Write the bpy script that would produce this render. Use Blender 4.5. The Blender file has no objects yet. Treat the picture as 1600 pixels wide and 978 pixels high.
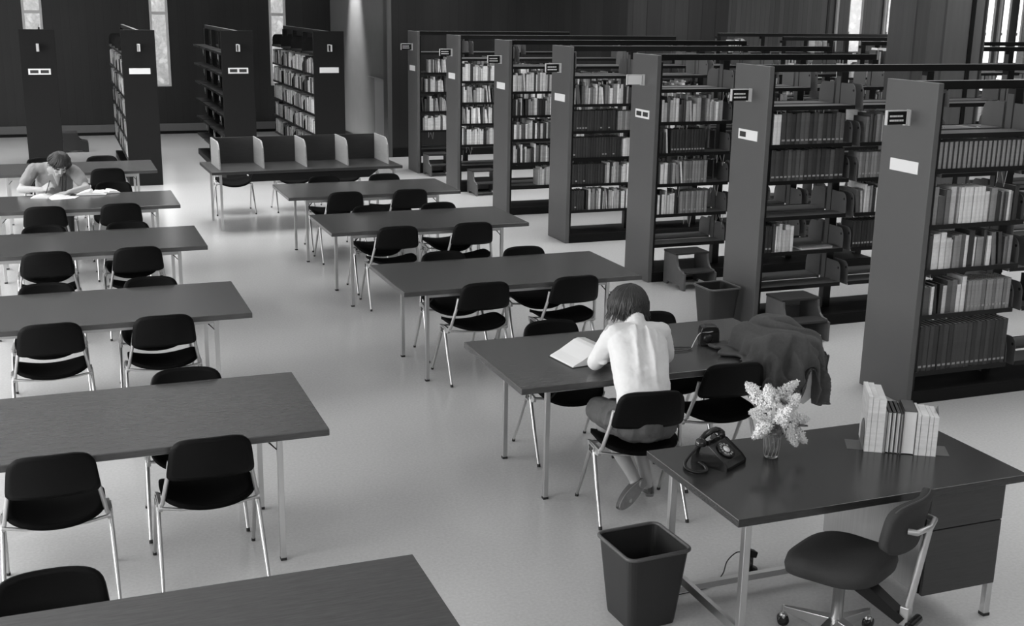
import bpy, bmesh, math, random
from mathutils import Vector, Matrix, Quaternion, noise
R_ = math.radians
SC = bpy.context.scene
COL = SC.collection
random.seed(7)

# ------------------------------------------------------------------ camera
FPX = 1859.8
CAMZ = 2.7695
cd = bpy.data.cameras.new('camera')
cam = bpy.data.objects.new('camera', cd); COL.objects.link(cam)
cd.sensor_fit = 'HORIZONTAL'; cd.sensor_width = 36; cd.lens = 36*FPX/1600
cd.clip_end = 200
_F = Vector((0.34954355, 0.90209033, -0.25308565)); _R = Vector((0.93380998, -0.35742381, 0.01572075)); _U = Vector((0.07627731, 0.24182899, 0.96731614))
cam.matrix_world = Matrix(((_R.x, _U.x, -_F.x, 0), (_R.y, _U.y, -_F.y, 0), (_R.z, _U.z, -_F.z, CAMZ), (0, 0, 0, 1)))
SC.camera = cam
vs = SC.view_settings
vs.view_transform = 'Standard'; vs.look = 'None'; vs.exposure = 0.12; vs.gamma = 1; vs.use_curve_mapping = False

# ------------------------------------------------------------------ world: overcast sky
w = bpy.data.worlds.new('sky'); SC.world = w; w.use_nodes = True
wb = w.node_tree.nodes['Background']; wb.inputs[0].default_value = (1, 1, 1, 1); wb.inputs[1].default_value = 2.0

# ------------------------------------------------------------------ lights
def area(name, loc, direction, sx, sy, power, spread=180):
    l = bpy.data.lights.new(name, 'AREA'); l.shape = 'RECTANGLE'; l.size = sx; l.size_y = sy; l.energy = power
    l.spread = R_(spread)
    o = bpy.data.objects.new(name, l); COL.objects.link(o); o.location = loc
    o.rotation_euler = Vector(direction).to_track_quat('-Z', 'Y').to_euler()
    return o
WIN_Y = [(1.6, 4.6), (5.4, 8.4), (9.2, 12.2), (13.0, 16.0), (16.8, 19.8)]
WIN_P = [165, 130, 90, 60, 35]
for (a, b), p in zip(WIN_Y, WIN_P):       # daylight through the tall windows of the left wall
    area('window_daylight', (-5.95, (a+b)/2, 2.3), (1, 0, -.12), 2.8, 2.4, p*1.35)
LAMPS = [(x, y) for x in (-3.2, 6.6, 11.0) for y in (0.5, 4.2, 8.0, 11.8, 15.6, 19.2)]
LAMPS = [q for q in LAMPS] + [(-3.2, 22.8), (1.6, 22.8), (1.6, 19.2), (1.6, 15.6)]
LROW = {0.5: 36, 4.2: 44, 8.0: 55, 11.8: 75, 15.6: 95, 19.2: 95, 22.8: 50}
for x, y in LAMPS:
    area('added_ceiling_light', (x, y, 4.33), (0, 0, -1), 2.4, 2.4, LROW[y]*(1.15 if x < 0 else .85), 112)   # added unseen lamps that brighten the floor; narrow spread avoids reflections
area('mezzanine_fill', (1.5, -2.9, 3.2), (0, 1, -.25), 7.0, 1.8, 105)  # added fill from behind the camera for surfaces facing it; no window there
area('far_window_daylight', (19.9, 16, 2.4), (-1, 0, -.1), 6, 3, 150)

# ------------------------------------------------------------------ materials
MATS = {}
def mat(name, g, rough=.5, metal=0, var=0.0, scale=8, stretch=(1, 1, 1), bump=0.0, spec=.5, bscale=None, coat=0, emit=None, trans=0, rvar=0.0):
    if name in MATS: return MATS[name]
    m = bpy.data.materials.new(name); m.use_nodes = True; nt = m.node_tree; b = nt.nodes['Principled BSDF']
    col = (g, g, g, 1)
    b.inputs['Base Color'].default_value = col; b.inputs['Roughness'].default_value = rough; b.inputs['Metallic'].default_value = metal
    b.inputs['Specular IOR Level'].default_value = spec
    if coat: b.inputs['Coat Weight'].default_value = coat; b.inputs['Coat Roughness'].default_value = .12
    if trans: b.inputs['Transmission Weight'].default_value = trans
    if emit: b.inputs['Emission Color'].default_value = (1, 1, 1, 1); b.inputs['Emission Strength'].default_value = emit
    if var or bump or rvar:
        tc = nt.nodes.new('ShaderNodeTexCoord'); mp = nt.nodes.new('ShaderNodeMapping'); mp.inputs['Scale'].default_value = stretch
        nt.links.new(tc.outputs['Object'], mp.inputs[0])
        nz = nt.nodes.new('ShaderNodeTexNoise'); nz.inputs['Scale'].default_value = scale; nz.inputs['Detail'].default_value = 6; nz.inputs['Roughness'].default_value = .6
        nt.links.new(mp.outputs[0], nz.inputs['Vector'])
        if var:
            cr = nt.nodes.new('ShaderNodeValToRGB'); nt.links.new(nz.outputs[0], cr.inputs[0])
            lo, hi = g*(1-var), g*(1+var)
            cr.color_ramp.elements[0].position = .2; cr.color_ramp.elements[1].position = .8
            cr.color_ramp.elements[0].color = (lo, lo, lo, 1); cr.color_ramp.elements[1].color = (hi, hi, hi, 1)
            nt.links.new(cr.outputs[0], b.inputs['Base Color'])
        if rvar:
            mr = nt.nodes.new('ShaderNodeMapRange'); mr.inputs['To Min'].default_value = rough-rvar; mr.inputs['To Max'].default_value = rough+rvar
            nt.links.new(nz.outputs[0], mr.inputs[0]); nt.links.new(mr.outputs[0], b.inputs['Roughness'])
        if bump:
            bp = nt.nodes.new('ShaderNodeBump'); bp.inputs['Strength'].default_value = bump; bp.inputs['Distance'].default_value = .01
            if bscale:
                n2 = nt.nodes.new('ShaderNodeTexNoise'); n2.inputs['Scale'].default_value = bscale; nt.links.new(mp.outputs[0], n2.inputs['Vector']); src = n2.outputs[0]
            else: src = nz.outputs[0]
            nt.links.new(src, bp.inputs['Height']); nt.links.new(bp.outputs[0], b.inputs['Normal'])
    MATS[name] = m
    return m

def panel_mat(name, g, var, board=.16, rough=.45):
    """vertical wood boards with thin grooves, running along x (or y) and up z"""
    m = mat(name, g, rough, var=var, scale=3.0, stretch=(5, 5, .25))
    nt = m.node_tree; b = nt.nodes['Principled BSDF']
    tc = nt.nodes.new('ShaderNodeTexCoord'); sp = nt.nodes.new('ShaderNodeSeparateXYZ'); nt.links.new(tc.outputs['Object'], sp.inputs[0])
    ad = nt.nodes.new('ShaderNodeMath'); ad.operation = 'ADD'; nt.links.new(sp.outputs[0], ad.inputs[0]); nt.links.new(sp.outputs[1], ad.inputs[1])
    dv = nt.nodes.new('ShaderNodeMath'); dv.operation = 'DIVIDE'; nt.links.new(ad.outputs[0], dv.inputs[0]); dv.inputs[1].default_value = board
    fr = nt.nodes.new('ShaderNodeMath'); fr.operation = 'FRACT'; nt.links.new(dv.outputs[0], fr.inputs[0])
    lt = nt.nodes.new('ShaderNodeMath'); lt.operation = 'LESS_THAN'; nt.links.new(fr.outputs[0], lt.inputs[0]); lt.inputs[1].default_value = .06
    fl = nt.nodes.new('ShaderNodeMath'); fl.operation = 'FLOOR'; nt.links.new(dv.outputs[0], fl.inputs[0])
    wn = nt.nodes.new('ShaderNodeTexWhiteNoise'); wn.noise_dimensions = '1D'; nt.links.new(fl.outputs[0], wn.inputs['W'])
    mr = nt.nodes.new('ShaderNodeMapRange'); mr.inputs['To Min'].default_value = .7; mr.inputs['To Max'].default_value = 1.25; nt.links.new(wn.outputs[0], mr.inputs[0])
    sub = nt.nodes.new('ShaderNodeMath'); sub.operation = 'MULTIPLY_ADD'; nt.links.new(lt.outputs[0], sub.inputs[0]); sub.inputs[1].default_value = -.55; nt.links.new(mr.outputs[0], sub.inputs[2])
    mx = nt.nodes.new('ShaderNodeMix'); mx.data_type = 'RGBA'; mx.blend_type = 'MULTIPLY'; mx.inputs['Factor'].default_value = 1
    old = b.inputs['Base Color'].links[0].from_socket
    nt.links.new(old, mx.inputs[6]); nt.links.new(sub.outputs[0], mx.inputs[7]); nt.links.new(mx.outputs[2], b.inputs['Base Color'])
    return m

M_floor = mat('vinyl_floor', .56, .20, var=.02, scale=1.1, spec=.55)
def _floor():
    nt = M_floor.node_tree; b = nt.nodes['Principled BSDF']
    tc = nt.nodes.new('ShaderNodeTexCoord'); n = nt.nodes.new('ShaderNodeTexNoise'); n.inputs['Scale'].default_value = 60; n.inputs['Detail'].default_value = 3
    nt.links.new(tc.outputs['Object'], n.inputs['Vector'])
    mr = nt.nodes.new('ShaderNodeMapRange'); mr.inputs['From Min'].default_value = .3; mr.inputs['From Max'].default_value = .7; mr.inputs['To Min'].default_value = .93; mr.inputs['To Max'].default_value = 1.06
    nt.links.new(n.outputs[0], mr.inputs[0])
    mx = nt.nodes.new('ShaderNodeMix'); mx.data_type = 'RGBA'; mx.blend_type = 'MULTIPLY'; mx.inputs['Factor'].default_value = 1
    old = b.inputs['Base Color'].links[0].from_socket
    nt.links.new(old, mx.inputs[6]); nt.links.new(mr.outputs[0], mx.inputs[7]); nt.links.new(mx.outputs[2], b.inputs['Base Color'])
_floor()
M_wood = mat('table_wood', .07, .24, var=.28, scale=9, stretch=(1.2, 14, 14), spec=.5, rvar=.03)
M_woodedge = mat('table_edge_wood', .03, .4, var=.2, scale=9, stretch=(1, 10, 10))
M_desk = mat('desk_wood', .034, .2, var=.35, scale=9, stretch=(1.2, 14, 14), spec=.5)
M_ped = mat('pedestal_wood', .04, .35, var=.25, scale=8, stretch=(1, 1, 14))
M_mod = mat('lit_side_wood', .26, .5, var=.12, scale=6, stretch=(14, 14, .6))  # left side of the drawer pedestal, lightened for light from the left
M_car = mat('carrel_wood', .03, .4, var=.25, scale=8, stretch=(1, 12, 8))
M_carside = mat('lit_carrel_wood', .34, .45, var=.12, scale=8, stretch=(8, 1, 8))  # divider faces lightened to carry the daylight from the left
M_chrome = mat('brushed_steel', .62, .3, metal=1.0)
M_steel = mat('satin_aluminium', .55, .42, metal=.85)
M_foot = mat('rubber_foot', .02, .7)
M_shell = mat('black_chair_shell', .005, .5, var=.12, scale=90, spec=.12)
M_seatfab = mat('black_seat_fabric', .0035, .8, spec=.06)
M_paint = mat('grey_stack_paint', .095, .5, var=.06, scale=160, bump=.05)
M_paintP = mat('shaded_stack_paint', .012, .6, var=.06, scale=160, spec=.15)  # same paint as the right rank, darkened for shade on camera-facing panels
M_shelf = mat('shelf_enamel', .075, .36)
M_shelfP = mat('shaded_shelf_enamel', .022, .4)  # back-rank shelf colour lowered to put the shade into it
M_dark = mat('black_enamel', .006, .4, spec=.3)
M_kick = mat('black_kick_plate', .005, .5, spec=.2)
M_railtop = mat('lit_rail_top', .22, .35)  # top face lightened to draw the light caught along the rail
M_label = mat('white_card', .85, .6)
M_white = mat('white_letters', .8, .6)
M_darkcard = mat('dark_card', .03, .5)
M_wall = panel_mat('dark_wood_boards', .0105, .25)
M_wallr = panel_mat('lit_wood_boards', .07, .2, board=.11)  # boards lightened to carry the window light at the right end
M_plaster = mat('grey_plaster', .19, .7, var=.06, scale=5, bump=.08, bscale=60)
M_column = panel_mat('column_veneer', .085, .15, board=.6)
M_ceil = mat('ceiling_plaster', .55, .8, var=.03)
M_base = mat('grey_baseboard', .12, .5)
M_frame = mat('window_frame_paint', .6, .5)
M_outwall = mat('light_wall', .35, .7)
M_skin = mat('skin', .44, .5, var=.04, scale=30)
M_blouse = mat('white_blouse', .80, .85, var=.03, scale=60, bump=.5, bscale=11)
M_skirt = mat('grey_skirt', .10, .85, var=.12, scale=70, bump=.3, bscale=18)
M_hair = mat('dark_hair', .035, .45, var=.5, scale=14, stretch=(3, 3, .6), bump=.6)
M_hair2 = mat('brown_hair', .04, .45, var=.5, scale=20, stretch=(2, 2, .6), bump=.6)
M_shoe = mat('leather_shoe', .12, .45)
M_sole = mat('shoe_sole', .26, .55, var=.2, scale=30)
M_cardigan = mat('knitted_cardigan', .27, .9, var=.08, scale=90, bump=.3)
M_trim = mat('dark_cardigan_band', .06, .9)
M_shirt = mat('pale_shirt', .36, .8)
M_coat = mat('dark_wool_coat', .07, .9, var=.15, scale=60, bump=.2, bscale=60)
M_lining = mat('pale_lining', .5, .7)
M_leather = mat('black_leather', .014, .3)
M_blackpl = mat('black_plastic', .012, .16)
M_bin = mat('bin_plastic', .025, .4, var=.05)
M_rim = mat('bin_rim', .10, .3)
M_upl = mat('charcoal_upholstery', .034, .85, var=.12, scale=150, bump=.15)
M_page = mat('paper_pages', .80, .8, var=.025, scale=4, stretch=(1, 1, 40))
M_pagedge = mat('page_edges', .55, .85, var=.15, scale=6, stretch=(40, 40, 2))
M_petal = mat('lilac_petals', .9, .7, var=.08, scale=80)
M_leaf = mat('lilac_leaf', .12, .45, var=.25, scale=14)
M_stem = mat('lilac_stem_bark', .12, .6)
M_glass = mat('clear_glass', .95, .03, trans=1.0)
M_stool = mat('stool_wood', .11, .45, var=.15, scale=9, stretch=(8, 1, 1))
M_stooltop = mat('stool_tread', .03, .5)
M_lamp = mat('lamp_diffuser', .8, .5, emit=.12)
M_hedge = mat('hedge_leaves', .5, .8, var=.35, scale=14)
M_yard = mat('pale_paving', .75, .8)
GREYS = [.012, .02, .032, .055, .10, .17, .28, .42, .6, .8, .95]
M_book = [mat('book_cloth_%s' % n, g*.85, .55, var=.22, scale=14, stretch=(.6, .6, 3)) for n, g in zip('abcdefghijk', GREYS)]

# ------------------------------------------------------------------ mesh builder
class MB:
    def __init__(s): s.v = []; s.f = []; s.mi = []; s.sm = []
    def add(s, vs_, fs, mi=0, smooth=False, M=None):
        o = len(s.v)
        s.v += [tuple(M @ Vector(p)) if M else tuple(p) for p in vs_]
        for f in fs: s.f.append([o+i for i in f]); s.mi.append(mi); s.sm.append(smooth)
    def box(s, x0, y0, z0, x1, y1, z1, mi=0, M=None):
        V = [(x0, y0, z0), (x1, y0, z0), (x1, y1, z0), (x0, y1, z0), (x0, y0, z1), (x1, y0, z1), (x1, y1, z1), (x0, y1, z1)]
        s.add(V, [(0, 3, 2, 1), (4, 5, 6, 7), (0, 1, 5, 4), (1, 2, 6, 5), (2, 3, 7, 6), (3, 0, 4, 7)], mi, False, M)
    def prism(s, poly, d0, d1, axis='x', mi=0, M=None, smooth=False):
        """poly of 2-D points extruded along an axis from d0 to d1"""
        n = len(poly)
        def P(a, b, d): return {'x': (d, a, b), 'y': (a, d, b), 'z': (a, b, d)}[axis]
        V = [P(a, b, d0) for a, b in poly] + [P(a, b, d1) for a, b in poly]
        F = [list(range(n))[::-1], list(range(n, 2*n))] + [(i, (i+1) % n, n+(i+1) % n, n+i) for i in range(n)]
        s.add(V, F, mi, smooth, M)
    def tube(s, pts, r, n=8, mi=0, M=None, cap=True, flat=1.0, ref=None, smooth=True):
        pts = [Vector(p) for p in pts]; m = len(pts)
        rs = r if isinstance(r, (list, tuple)) else [r]*m
        V = []; F = []
        up = Vector(ref) if ref else None
        prev = None
        for i, p in enumerate(pts):
            t = (pts[min(i+1, m-1)]-pts[max(i-1, 0)]).normalized()
            if up: a = up - t*up.dot(t)
            elif prev is None:
                q = Vector((0, 0, 1)) if abs(t.z) < .9 else Vector((1, 0, 0)); a = q - t*q.dot(t)
            else: a = prev - t*prev.dot(t)
            a.normalize(); prev = a; b = t.cross(a)
            for k in range(n):
                an = 2*math.pi*(k+.5)/n
                V.append(p + (a*math.cos(an)*flat + b*math.sin(an))*rs[i])
        for i in range(m-1):
            for k in range(n):
                k2 = (k+1) % n; F.append((i*n+k, i*n+k2, (i+1)*n+k2, (i+1)*n+k))
        s.add(V, F, mi, smooth, M)
        if cap: s.add(V[:n], [list(range(n))[::-1]], mi, False, M); s.add(V[-n:], [list(range(n))], mi, False, M)
    def capsule(s, pts, rs, n=12, mi=0, flat=1.0, ref=None):
        """round-ended limb through the points"""
        pts = [Vector(p) for p in pts]
        if not isinstance(rs, (list, tuple)): rs = [rs]*len(pts)
        d0 = (pts[0]-pts[1]).normalized(); d1 = (pts[-1]-pts[-2]).normalized()
        P = []; Q = []
        for a in (80, 50, 25): P.append(pts[0]+d0*rs[0]*math.sin(R_(a))); Q.append(rs[0]*math.cos(R_(a)))
        P += pts; Q += list(rs)
        for a in (25, 50, 80): P.append(pts[-1]+d1*rs[-1]*math.sin(R_(a))); Q.append(rs[-1]*math.cos(R_(a)))
        s.tube(P, Q, n, mi, None, True, flat, ref)
    def lathe(s, prof, n=24, mi=0, M=None, cap0=True, cap1=True):
        V = []; F = []; m = len(prof)
        for r, z in prof:
            for k in range(n): V.append((r*math.cos(2*math.pi*k/n), r*math.sin(2*math.pi*k/n), z))
        for i in range(m-1):
            for k in range(n):
                k2 = (k+1) % n; F.append((i*n+k, i*n+k2, (i+1)*n+k2, (i+1)*n+k))
        s.add(V, F, mi, True, M)
        if cap0: s.add(V[:n], [list(range(n))[::-1]], mi, False, M)
        if cap1: s.add(V[-n:], [list(range(n))], mi, False, M)
    def ball(s, c, r, n=12, mi=0, sc=(1, 1, 1), M0=None):
        m = n//2
        M = Matrix.Translation(Vector(c)) @ (M0 or Matrix.Identity(4)) @ Matrix.Diagonal((sc[0], sc[1], sc[2], 1))
        s.lathe([(max(r*math.sin(math.pi*i/m), .0004), -r*math.cos(math.pi*i/m)) for i in range(m+1)], n, mi, M)
    def build(s, name, mats, parent=None, loc=None, bevel=0, sub=0, smooth=None):
        me = bpy.data.meshes.new(name); me.from_pydata(s.v, [], s.f)
        if not isinstance(mats, (list, tuple)): mats = [mats]
        for m in mats: me.materials.append(m)
        for p, mi, sm in zip(me.polygons, s.mi, s.sm): p.material_index = mi; p.use_smooth = sm if smooth is None else smooth
        me.update()
        o = bpy.data.objects.new(name, me); COL.objects.link(o)
        if parent: o.parent = parent
        if loc: o.location = loc
        if bevel:
            b = o.modifiers.new('bevel', 'BEVEL'); b.width = bevel; b.segments = 2; b.limit_method = 'ANGLE'; b.angle_limit = R_(50)
        if sub:
            b = o.modifiers.new('sub', 'SUBSURF'); b.levels = sub; b.render_levels = sub
        return o

def tag(o, label=None, cat=None, group=None, kind=None):
    if label: o['label'] = label
    if cat: o['category'] = cat
    if group: o['group'] = group
    if kind: o['kind'] = kind
    return o
def thing(name, label, cat, loc=(0, 0, 0), rz=0, group=None):
    o = bpy.data.objects.new(name, None); COL.objects.link(o); o.empty_display_size = .1
    o.location = loc; o.rotation_euler = (0, 0, rz)
    return tag(o, label, cat, group)
def copy_tree(o, kids, parent=None):
    c = o.copy(); COL.objects.link(c)
    if parent: c.parent = parent
    for ch in kids.get(o, []): copy_tree(ch, kids, c)
    return c
def kid_map():
    d = {}
    for o in bpy.data.objects:
        if o.parent: d.setdefault(o.parent, []).append(o)
    return d
def struct(o): o['kind'] = 'structure'; return o
def crumple(o, size, strength, name):
    tx = bpy.data.textures.new(name, 'CLOUDS'); tx.noise_scale = size; tx.noise_depth = 2
    d = o.modifiers.new('crumple', 'DISPLACE'); d.texture = tx; d.texture_coords = 'LOCAL'; d.strength = strength; d.mid_level = .5
    return o
def remesh(o, vox, smooth=2, fac=.5):
    r = o.modifiers.new('remesh', 'REMESH'); r.mode = 'VOXEL'; r.voxel_size = vox; r.use_smooth_shade = True
    if smooth:
        s = o.modifiers.new('smooth', 'SMOOTH'); s.iterations = smooth; s.factor = fac
    return o
ORD = ['nearest', 'second', 'third', 'fourth', 'fifth', 'sixth', 'seventh']
NUM = ['first', 'second', 'third', 'fourth', 'fifth', 'sixth', 'seventh', 'eighth', 'ninth', 'tenth', 'eleventh', 'twelfth', 'thirteenth', 'fourteenth', 'fifteenth', 'sixteenth', 'seventeenth', 'eighteenth', 'nineteenth', 'twentieth'] + ['twenty-'+a for a in ('first', 'second', 'third', 'fourth', 'fifth', 'sixth', 'seventh', 'eighth', 'ninth')] + ['thirtieth'] + ['thirty-'+a for a in ('first', 'second', 'third', 'fourth', 'fifth', 'sixth', 'seventh', 'eighth', 'ninth')]

def spl(path, N):
    out = []; m = len(path)
    for i in range(N+1):
        f = i/N*(m-1); j = min(int(f), m-2); u = f-j
        p0, p1, p2, p3 = path[max(j-1, 0)], path[j], path[j+1], path[min(j+2, m-1)]
        out.append(.5*((2*p1)+(-p0+p2)*u+(2*p0-5*p1+4*p2-p3)*u*u+(-p0+3*p1-3*p2+p3)*u**3))
    return out

# ================================================================== THE ROOM
CEIL = 4.4
XL, XR, YN, YB, YW, XC = -6.0, 20.0, -3.0, 25.75, 21.0, 5.72
b = MB(); b.box(XL-.2, YN-.2, -.1, XR+.2, YB+.3, 0); struct(b.build('floor', M_floor))
b = MB(); b.box(XL-.2, YN-.2, CEIL, XR+.2, YB+.3, CEIL+.15); struct(b.build('ceiling', M_ceil))
def slit_wall(name, m, x0, x1, y, th, slits, zb, zt):
    b = MB(); x = x0
    for a, c in slits:
        b.box(x, y, 0, a, y+th, CEIL); b.box(a, y, 0, c, y+th, zb); b.box(a, y, zt, c, y+th, CEIL); x = c
    b.box(x, y, 0, x1, y+th, CEIL)
    return struct(b.build(name, m))
BACKS = [(-2.79, -2.42), (-.37, 0.0), (2.02, 2.38), (4.42, 4.77)]
slit_wall('wall_back', M_wall, XL-.2, XC, YB, .25, BACKS, .97, 4.0)
RS = [(15.44, 15.78), (16.38, 16.62), (18.98, 19.22), (19.42, 19.64), (19.84, 20.0)]
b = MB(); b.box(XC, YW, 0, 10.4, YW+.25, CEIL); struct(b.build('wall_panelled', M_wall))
b = MB(); b.box(10.4, YW, 0, 12.6, YW+.25, CEIL); struct(b.build('wall_half_lit', panel_mat('half_lit_boards', .028, .2, board=.3)))  # middle step of the light gradient painted along this wall
b = MB(); b.box(14.9, YW-.012, 0, 14.95, YW, CEIL); struct(b.build('trim_6', M_dark))
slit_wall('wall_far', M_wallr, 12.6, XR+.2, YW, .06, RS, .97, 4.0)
b = MB()                                                        # battens that stand proud of the far wall
for x in (15.1, 16.28, 17.9, 18.3, 18.78, 19.3): b.box(x, YW-.05, .2, x+.05, YW, CEIL)
struct(b.build('trim_1', M_frame))
b = MB(); b.box(XC, YW+.25, 0, XC+.25, YB+.25, CEIL); struct(b.build('wall_side', M_plaster))
b = MB(); b.box(XC-.05, YW-.03, 0, XC+.03, YW+.25, CEIL); struct(b.build('trim_2', M_wallr))
b = MB(); b.box(XC-.02, 21.3, .02, XC, 22.0, 1.35); b.box(XC-.04, 21.3, 1.35, XC, 22.4, 1.365)
struct(b.build('trim_3', mat('pale_low_panel', .34, .6)))
b = MB(); b.box(XR, YN, 0, XR+.2, YW, CEIL); struct(b.build('wall_right', M_outwall))
b = MB(); b.box(XL, YN-.2, 0, XR, YN, CEIL); struct(b.build('wall_near', M_outwall))
b = MB(); y = YN
for a, c in WIN_Y:
    b.box(XL-.2, y, 0, XL, a, CEIL); b.box(XL-.2, a, 0, XL, c, 1.0); b.box(XL-.2, a, 3.6, XL, c, CEIL); y = c
b.box(XL-.2, y, 0, XL, YB+.2, CEIL); struct(b.build('wall_left', M_wall))
# windows
k = 0
def window(x0, x1, y, zb, zt, transoms, fw=.045, dep=.1):
    global k
    k += 1
    b = MB()
    b.box(x0, y, zb, x0+fw, y+dep, zt); b.box(x1-fw, y, zb, x1, y+dep, zt); b.box(x0+fw, y, zb, x1-fw, y+dep, zb+fw); b.box(x0+fw, y, zt-fw, x1-fw, y+dep, zt)
    for z in transoms: b.box(x0+fw, y, z-.03, x1-fw, y+dep, z+.03)
    for z in (zb+.35, zb+1.25): b.box(x0+.008, y-.015, z, x0+.03, y, z+.06)
    f = struct(b.build('window_%d' % k, M_frame, bevel=.004))
    g = MB(); g.box(x0+fw, y+dep*.5, zb+fw, x1-fw, y+dep*.5+.005, zt-fw)
    g.build('pane', M_glass, f)
for a, c in BACKS: window(a, c, YB-.02, .97, 4.0, (2.43,))
for i, (a, c) in enumerate(RS): window(a, c, YW+.0, .97, 4.0, (), fw=.015, dep=.06)
for a, c in WIN_Y:
    k += 1
    b = MB()
    for ya in (a, a+1.0-.03, a+2.0-.03, c-.06): b.box(XL-.14, ya, 1.0, XL-.06, ya+.06, 3.6)
    b.box(XL-.14, a, 1.0, XL-.06, c, 1.06); b.box(XL-.14, a, 3.54, XL-.06, c, 3.6)
    struct(b.build('window_%d' % k, M_frame))
# baseboards
b = MB(); b.box(XL, YB-.03, .06, XC, YB, .215); struct(b.build('baseboard_back', M_base, bevel=.005))
b = MB(); b.box(XL, YB-.015, 0, XC, YB, .06); struct(b.build('trim_4', M_kick))
b = MB(); b.box(XC+.03, YW-.03, 0, XR, YW, .15); struct(b.build('baseboard_far', M_kick))
b = MB(); b.box(XC-.025, YW+.0, 0, XC, YB, .12); struct(b.build('baseboard_side', M_kick))
# column between the two blocks of bookstacks
b = MB(); b.box(9.98, 12.0, 0, 10.86, 12.75, CEIL); b.box(10.60, 11.985, 0, 10.66, 12.0, CEIL, 1)
struct(b.build('trim_5', [M_column, M_dark]))
# housings of the added ceiling lamps
lamp0 = None
for i, (x, y) in enumerate(LAMPS):
    if lamp0 is None:
        lamp0 = thing('added_ceiling_lamp', '', 'lamp', group='added square ceiling lamps')
        b = MB()
        for q in ((-1.25, -1.25, 1.25, -1.2), (-1.25, 1.2, 1.25, 1.25), (-1.25, -1.2, -1.2, 1.2), (1.2, -1.2, 1.25, 1.2)): b.box(q[0], q[1], CEIL-.06, q[2], q[3], CEIL)
        b.build('lamp_frame', M_frame, lamp0)
        b = MB(); b.box(-1.2, -1.2, CEIL-.03, 1.2, 1.2, CEIL-.02); b.build('diffuser', M_lamp, lamp0)
        km = kid_map(); o = lamp0
    else: o = copy_tree(lamp0, km)
    o.location = (x, y, 0)
    tag(o, 'large unseen ceiling lamp added to light the reading room floor', 'lamp')
# downlight washing the plaster wall
dl = thing('wall_downlight', 'small ceiling downlight washing the grey plaster side wall', 'lamp', (5.47, 23.5, CEIL))
b = MB(); b.lathe([(.09, -.12), (.1, -.12), (.1, 0), (.09, 0)], 20); b.build('lamp_housing', M_dark, dl)
b = MB(); b.lathe([(.03, -.09), (.07, -.02)], 16); b.build('bulb', M_lamp, dl)
sp = bpy.data.lights.new('downlight_beam', 'SPOT'); sp.energy = 1900; sp.spot_size = R_(44); sp.spot_blend = .9; sp.shadow_soft_size = .06
so = bpy.data.objects.new('downlight_beam', sp); COL.objects.link(so); so.parent = dl; so.location = (0, 0, -.14); so.rotation_euler = Vector((.05, 0, -1)).to_track_quat('-Z', 'Y').to_euler()
# outside: paving and a hedge
b = MB(); b.box(-14, YB+.3, -.5, 34, 60, -.05); o = b.build('outdoor_ground', M_yard); struct(o)
b = MB(); random.seed(3)
for i in range(9000):
    x = random.uniform(-12, 32); y = random.uniform(36, 38.5); z = random.uniform(0, 5.0)
    r = random.uniform(.05, .12); a = random.uniform(0, 6.28); e = random.uniform(-1.2, 1.2)
    u = Vector((math.cos(a), math.sin(a)*.4, math.sin(e)))*r; v2 = Vector((-math.sin(a)*.3, .3, math.cos(e)))*r
    c = Vector((x, y, z)); b.add([c-u-v2*.3, c-v2, c+u-v2*.2, c+u*.4+v2, c-u*.6+v2*.8], [(0, 1, 2, 3, 4)])
b.box(-12, 38.3, -.3, 32, 39.5, 3.4)
tag(b.build('hedge', M_hedge), 'leafy hedge outside, beyond the slit windows', 'hedge', kind='stuff')

# ================================================================== TABLES
TW, TL, TH, TT = .976, 1.91, .735, .036
def make_table():
    t = thing('reading_table', '', 'table', group='reading tables in two columns')
    b = MB(); b.box(0, 0, TH-TT, TL, TW, TH); b.build('tabletop', M_wood, t, bevel=.004)
    lx, ly = .22, .156
    for x in (lx, TL-lx):
        for y in (ly, TW-ly):
            b = MB(); b.box(x-.014, y-.014, .012, x+.014, y+.014, TH-TT); l = b.build('leg', M_chrome, t, bevel=.002)
            b = MB(); b.box(x-.015, y-.015, 0, x+.015, y+.015, .014); b.build('rubber_foot', M_foot, l)
    for x in (lx, TL-lx):
        b = MB(); b.box(x-.012, ly+.014, TH-TT-.045, x+.012, TW-ly-.014, TH-TT-.01); b.build('end_rail', M_steel, t)
    for y in (ly, TW-ly):
        b = MB(); b.box(lx+.014, y-.01, TH-TT-.055, TL-lx-.014, y+.01, TH-TT-.015); b.build('long_rail', M_steel, t)
    for x, d in ((lx, 1), (TL-lx, -1)):
        for y, e in ((ly, 1), (TW-ly, -1)):
            b = MB(); b.prism([(x+d*.012, TH-TT-.1), (x+d*.018, TH-TT-.1), (x+d*.1, TH-TT-.012), (x+d*.085, TH-TT-.012)][::d], y-.006, y+.006, 'y'); b.build('corner_brace', M_dark, t)
    return t
tab0 = make_table(); km = kid_map()
LY = [3.016, 5.432, 7.779, 10.124, 12.294, 14.917]
RY = [5.710, 8.025, 10.385, 12.431]
first = True
TABS = {}
LBL_L = ['dark wood reading table at the very front of the left column, cropped by the frame', 'dark wood table second from the front in the left column', 'dark wood table third from the front in the left column', 'dark wood table fourth from the front in the left column',
         'dark wood table where a person in a cardigan sits writing', 'dark wood table at the far end of the left column']
LBL_R = ['dark wood table where the woman in the white blouse reads', 'dark wood table second from the front in the right column', 'dark wood table third from the front in the right column', 'dark wood table at the far end of the right column']
for col, xs, ys, ll in (('left', 1.158-TL, LY, LBL_L), ('right', 2.275, RY, LBL_R)):
    for i, y in enumerate(ys):
        o = tab0 if first else copy_tree(tab0, km); first = False
        o.location = (xs, y, 0); o['label'] = ll[i]

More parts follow.
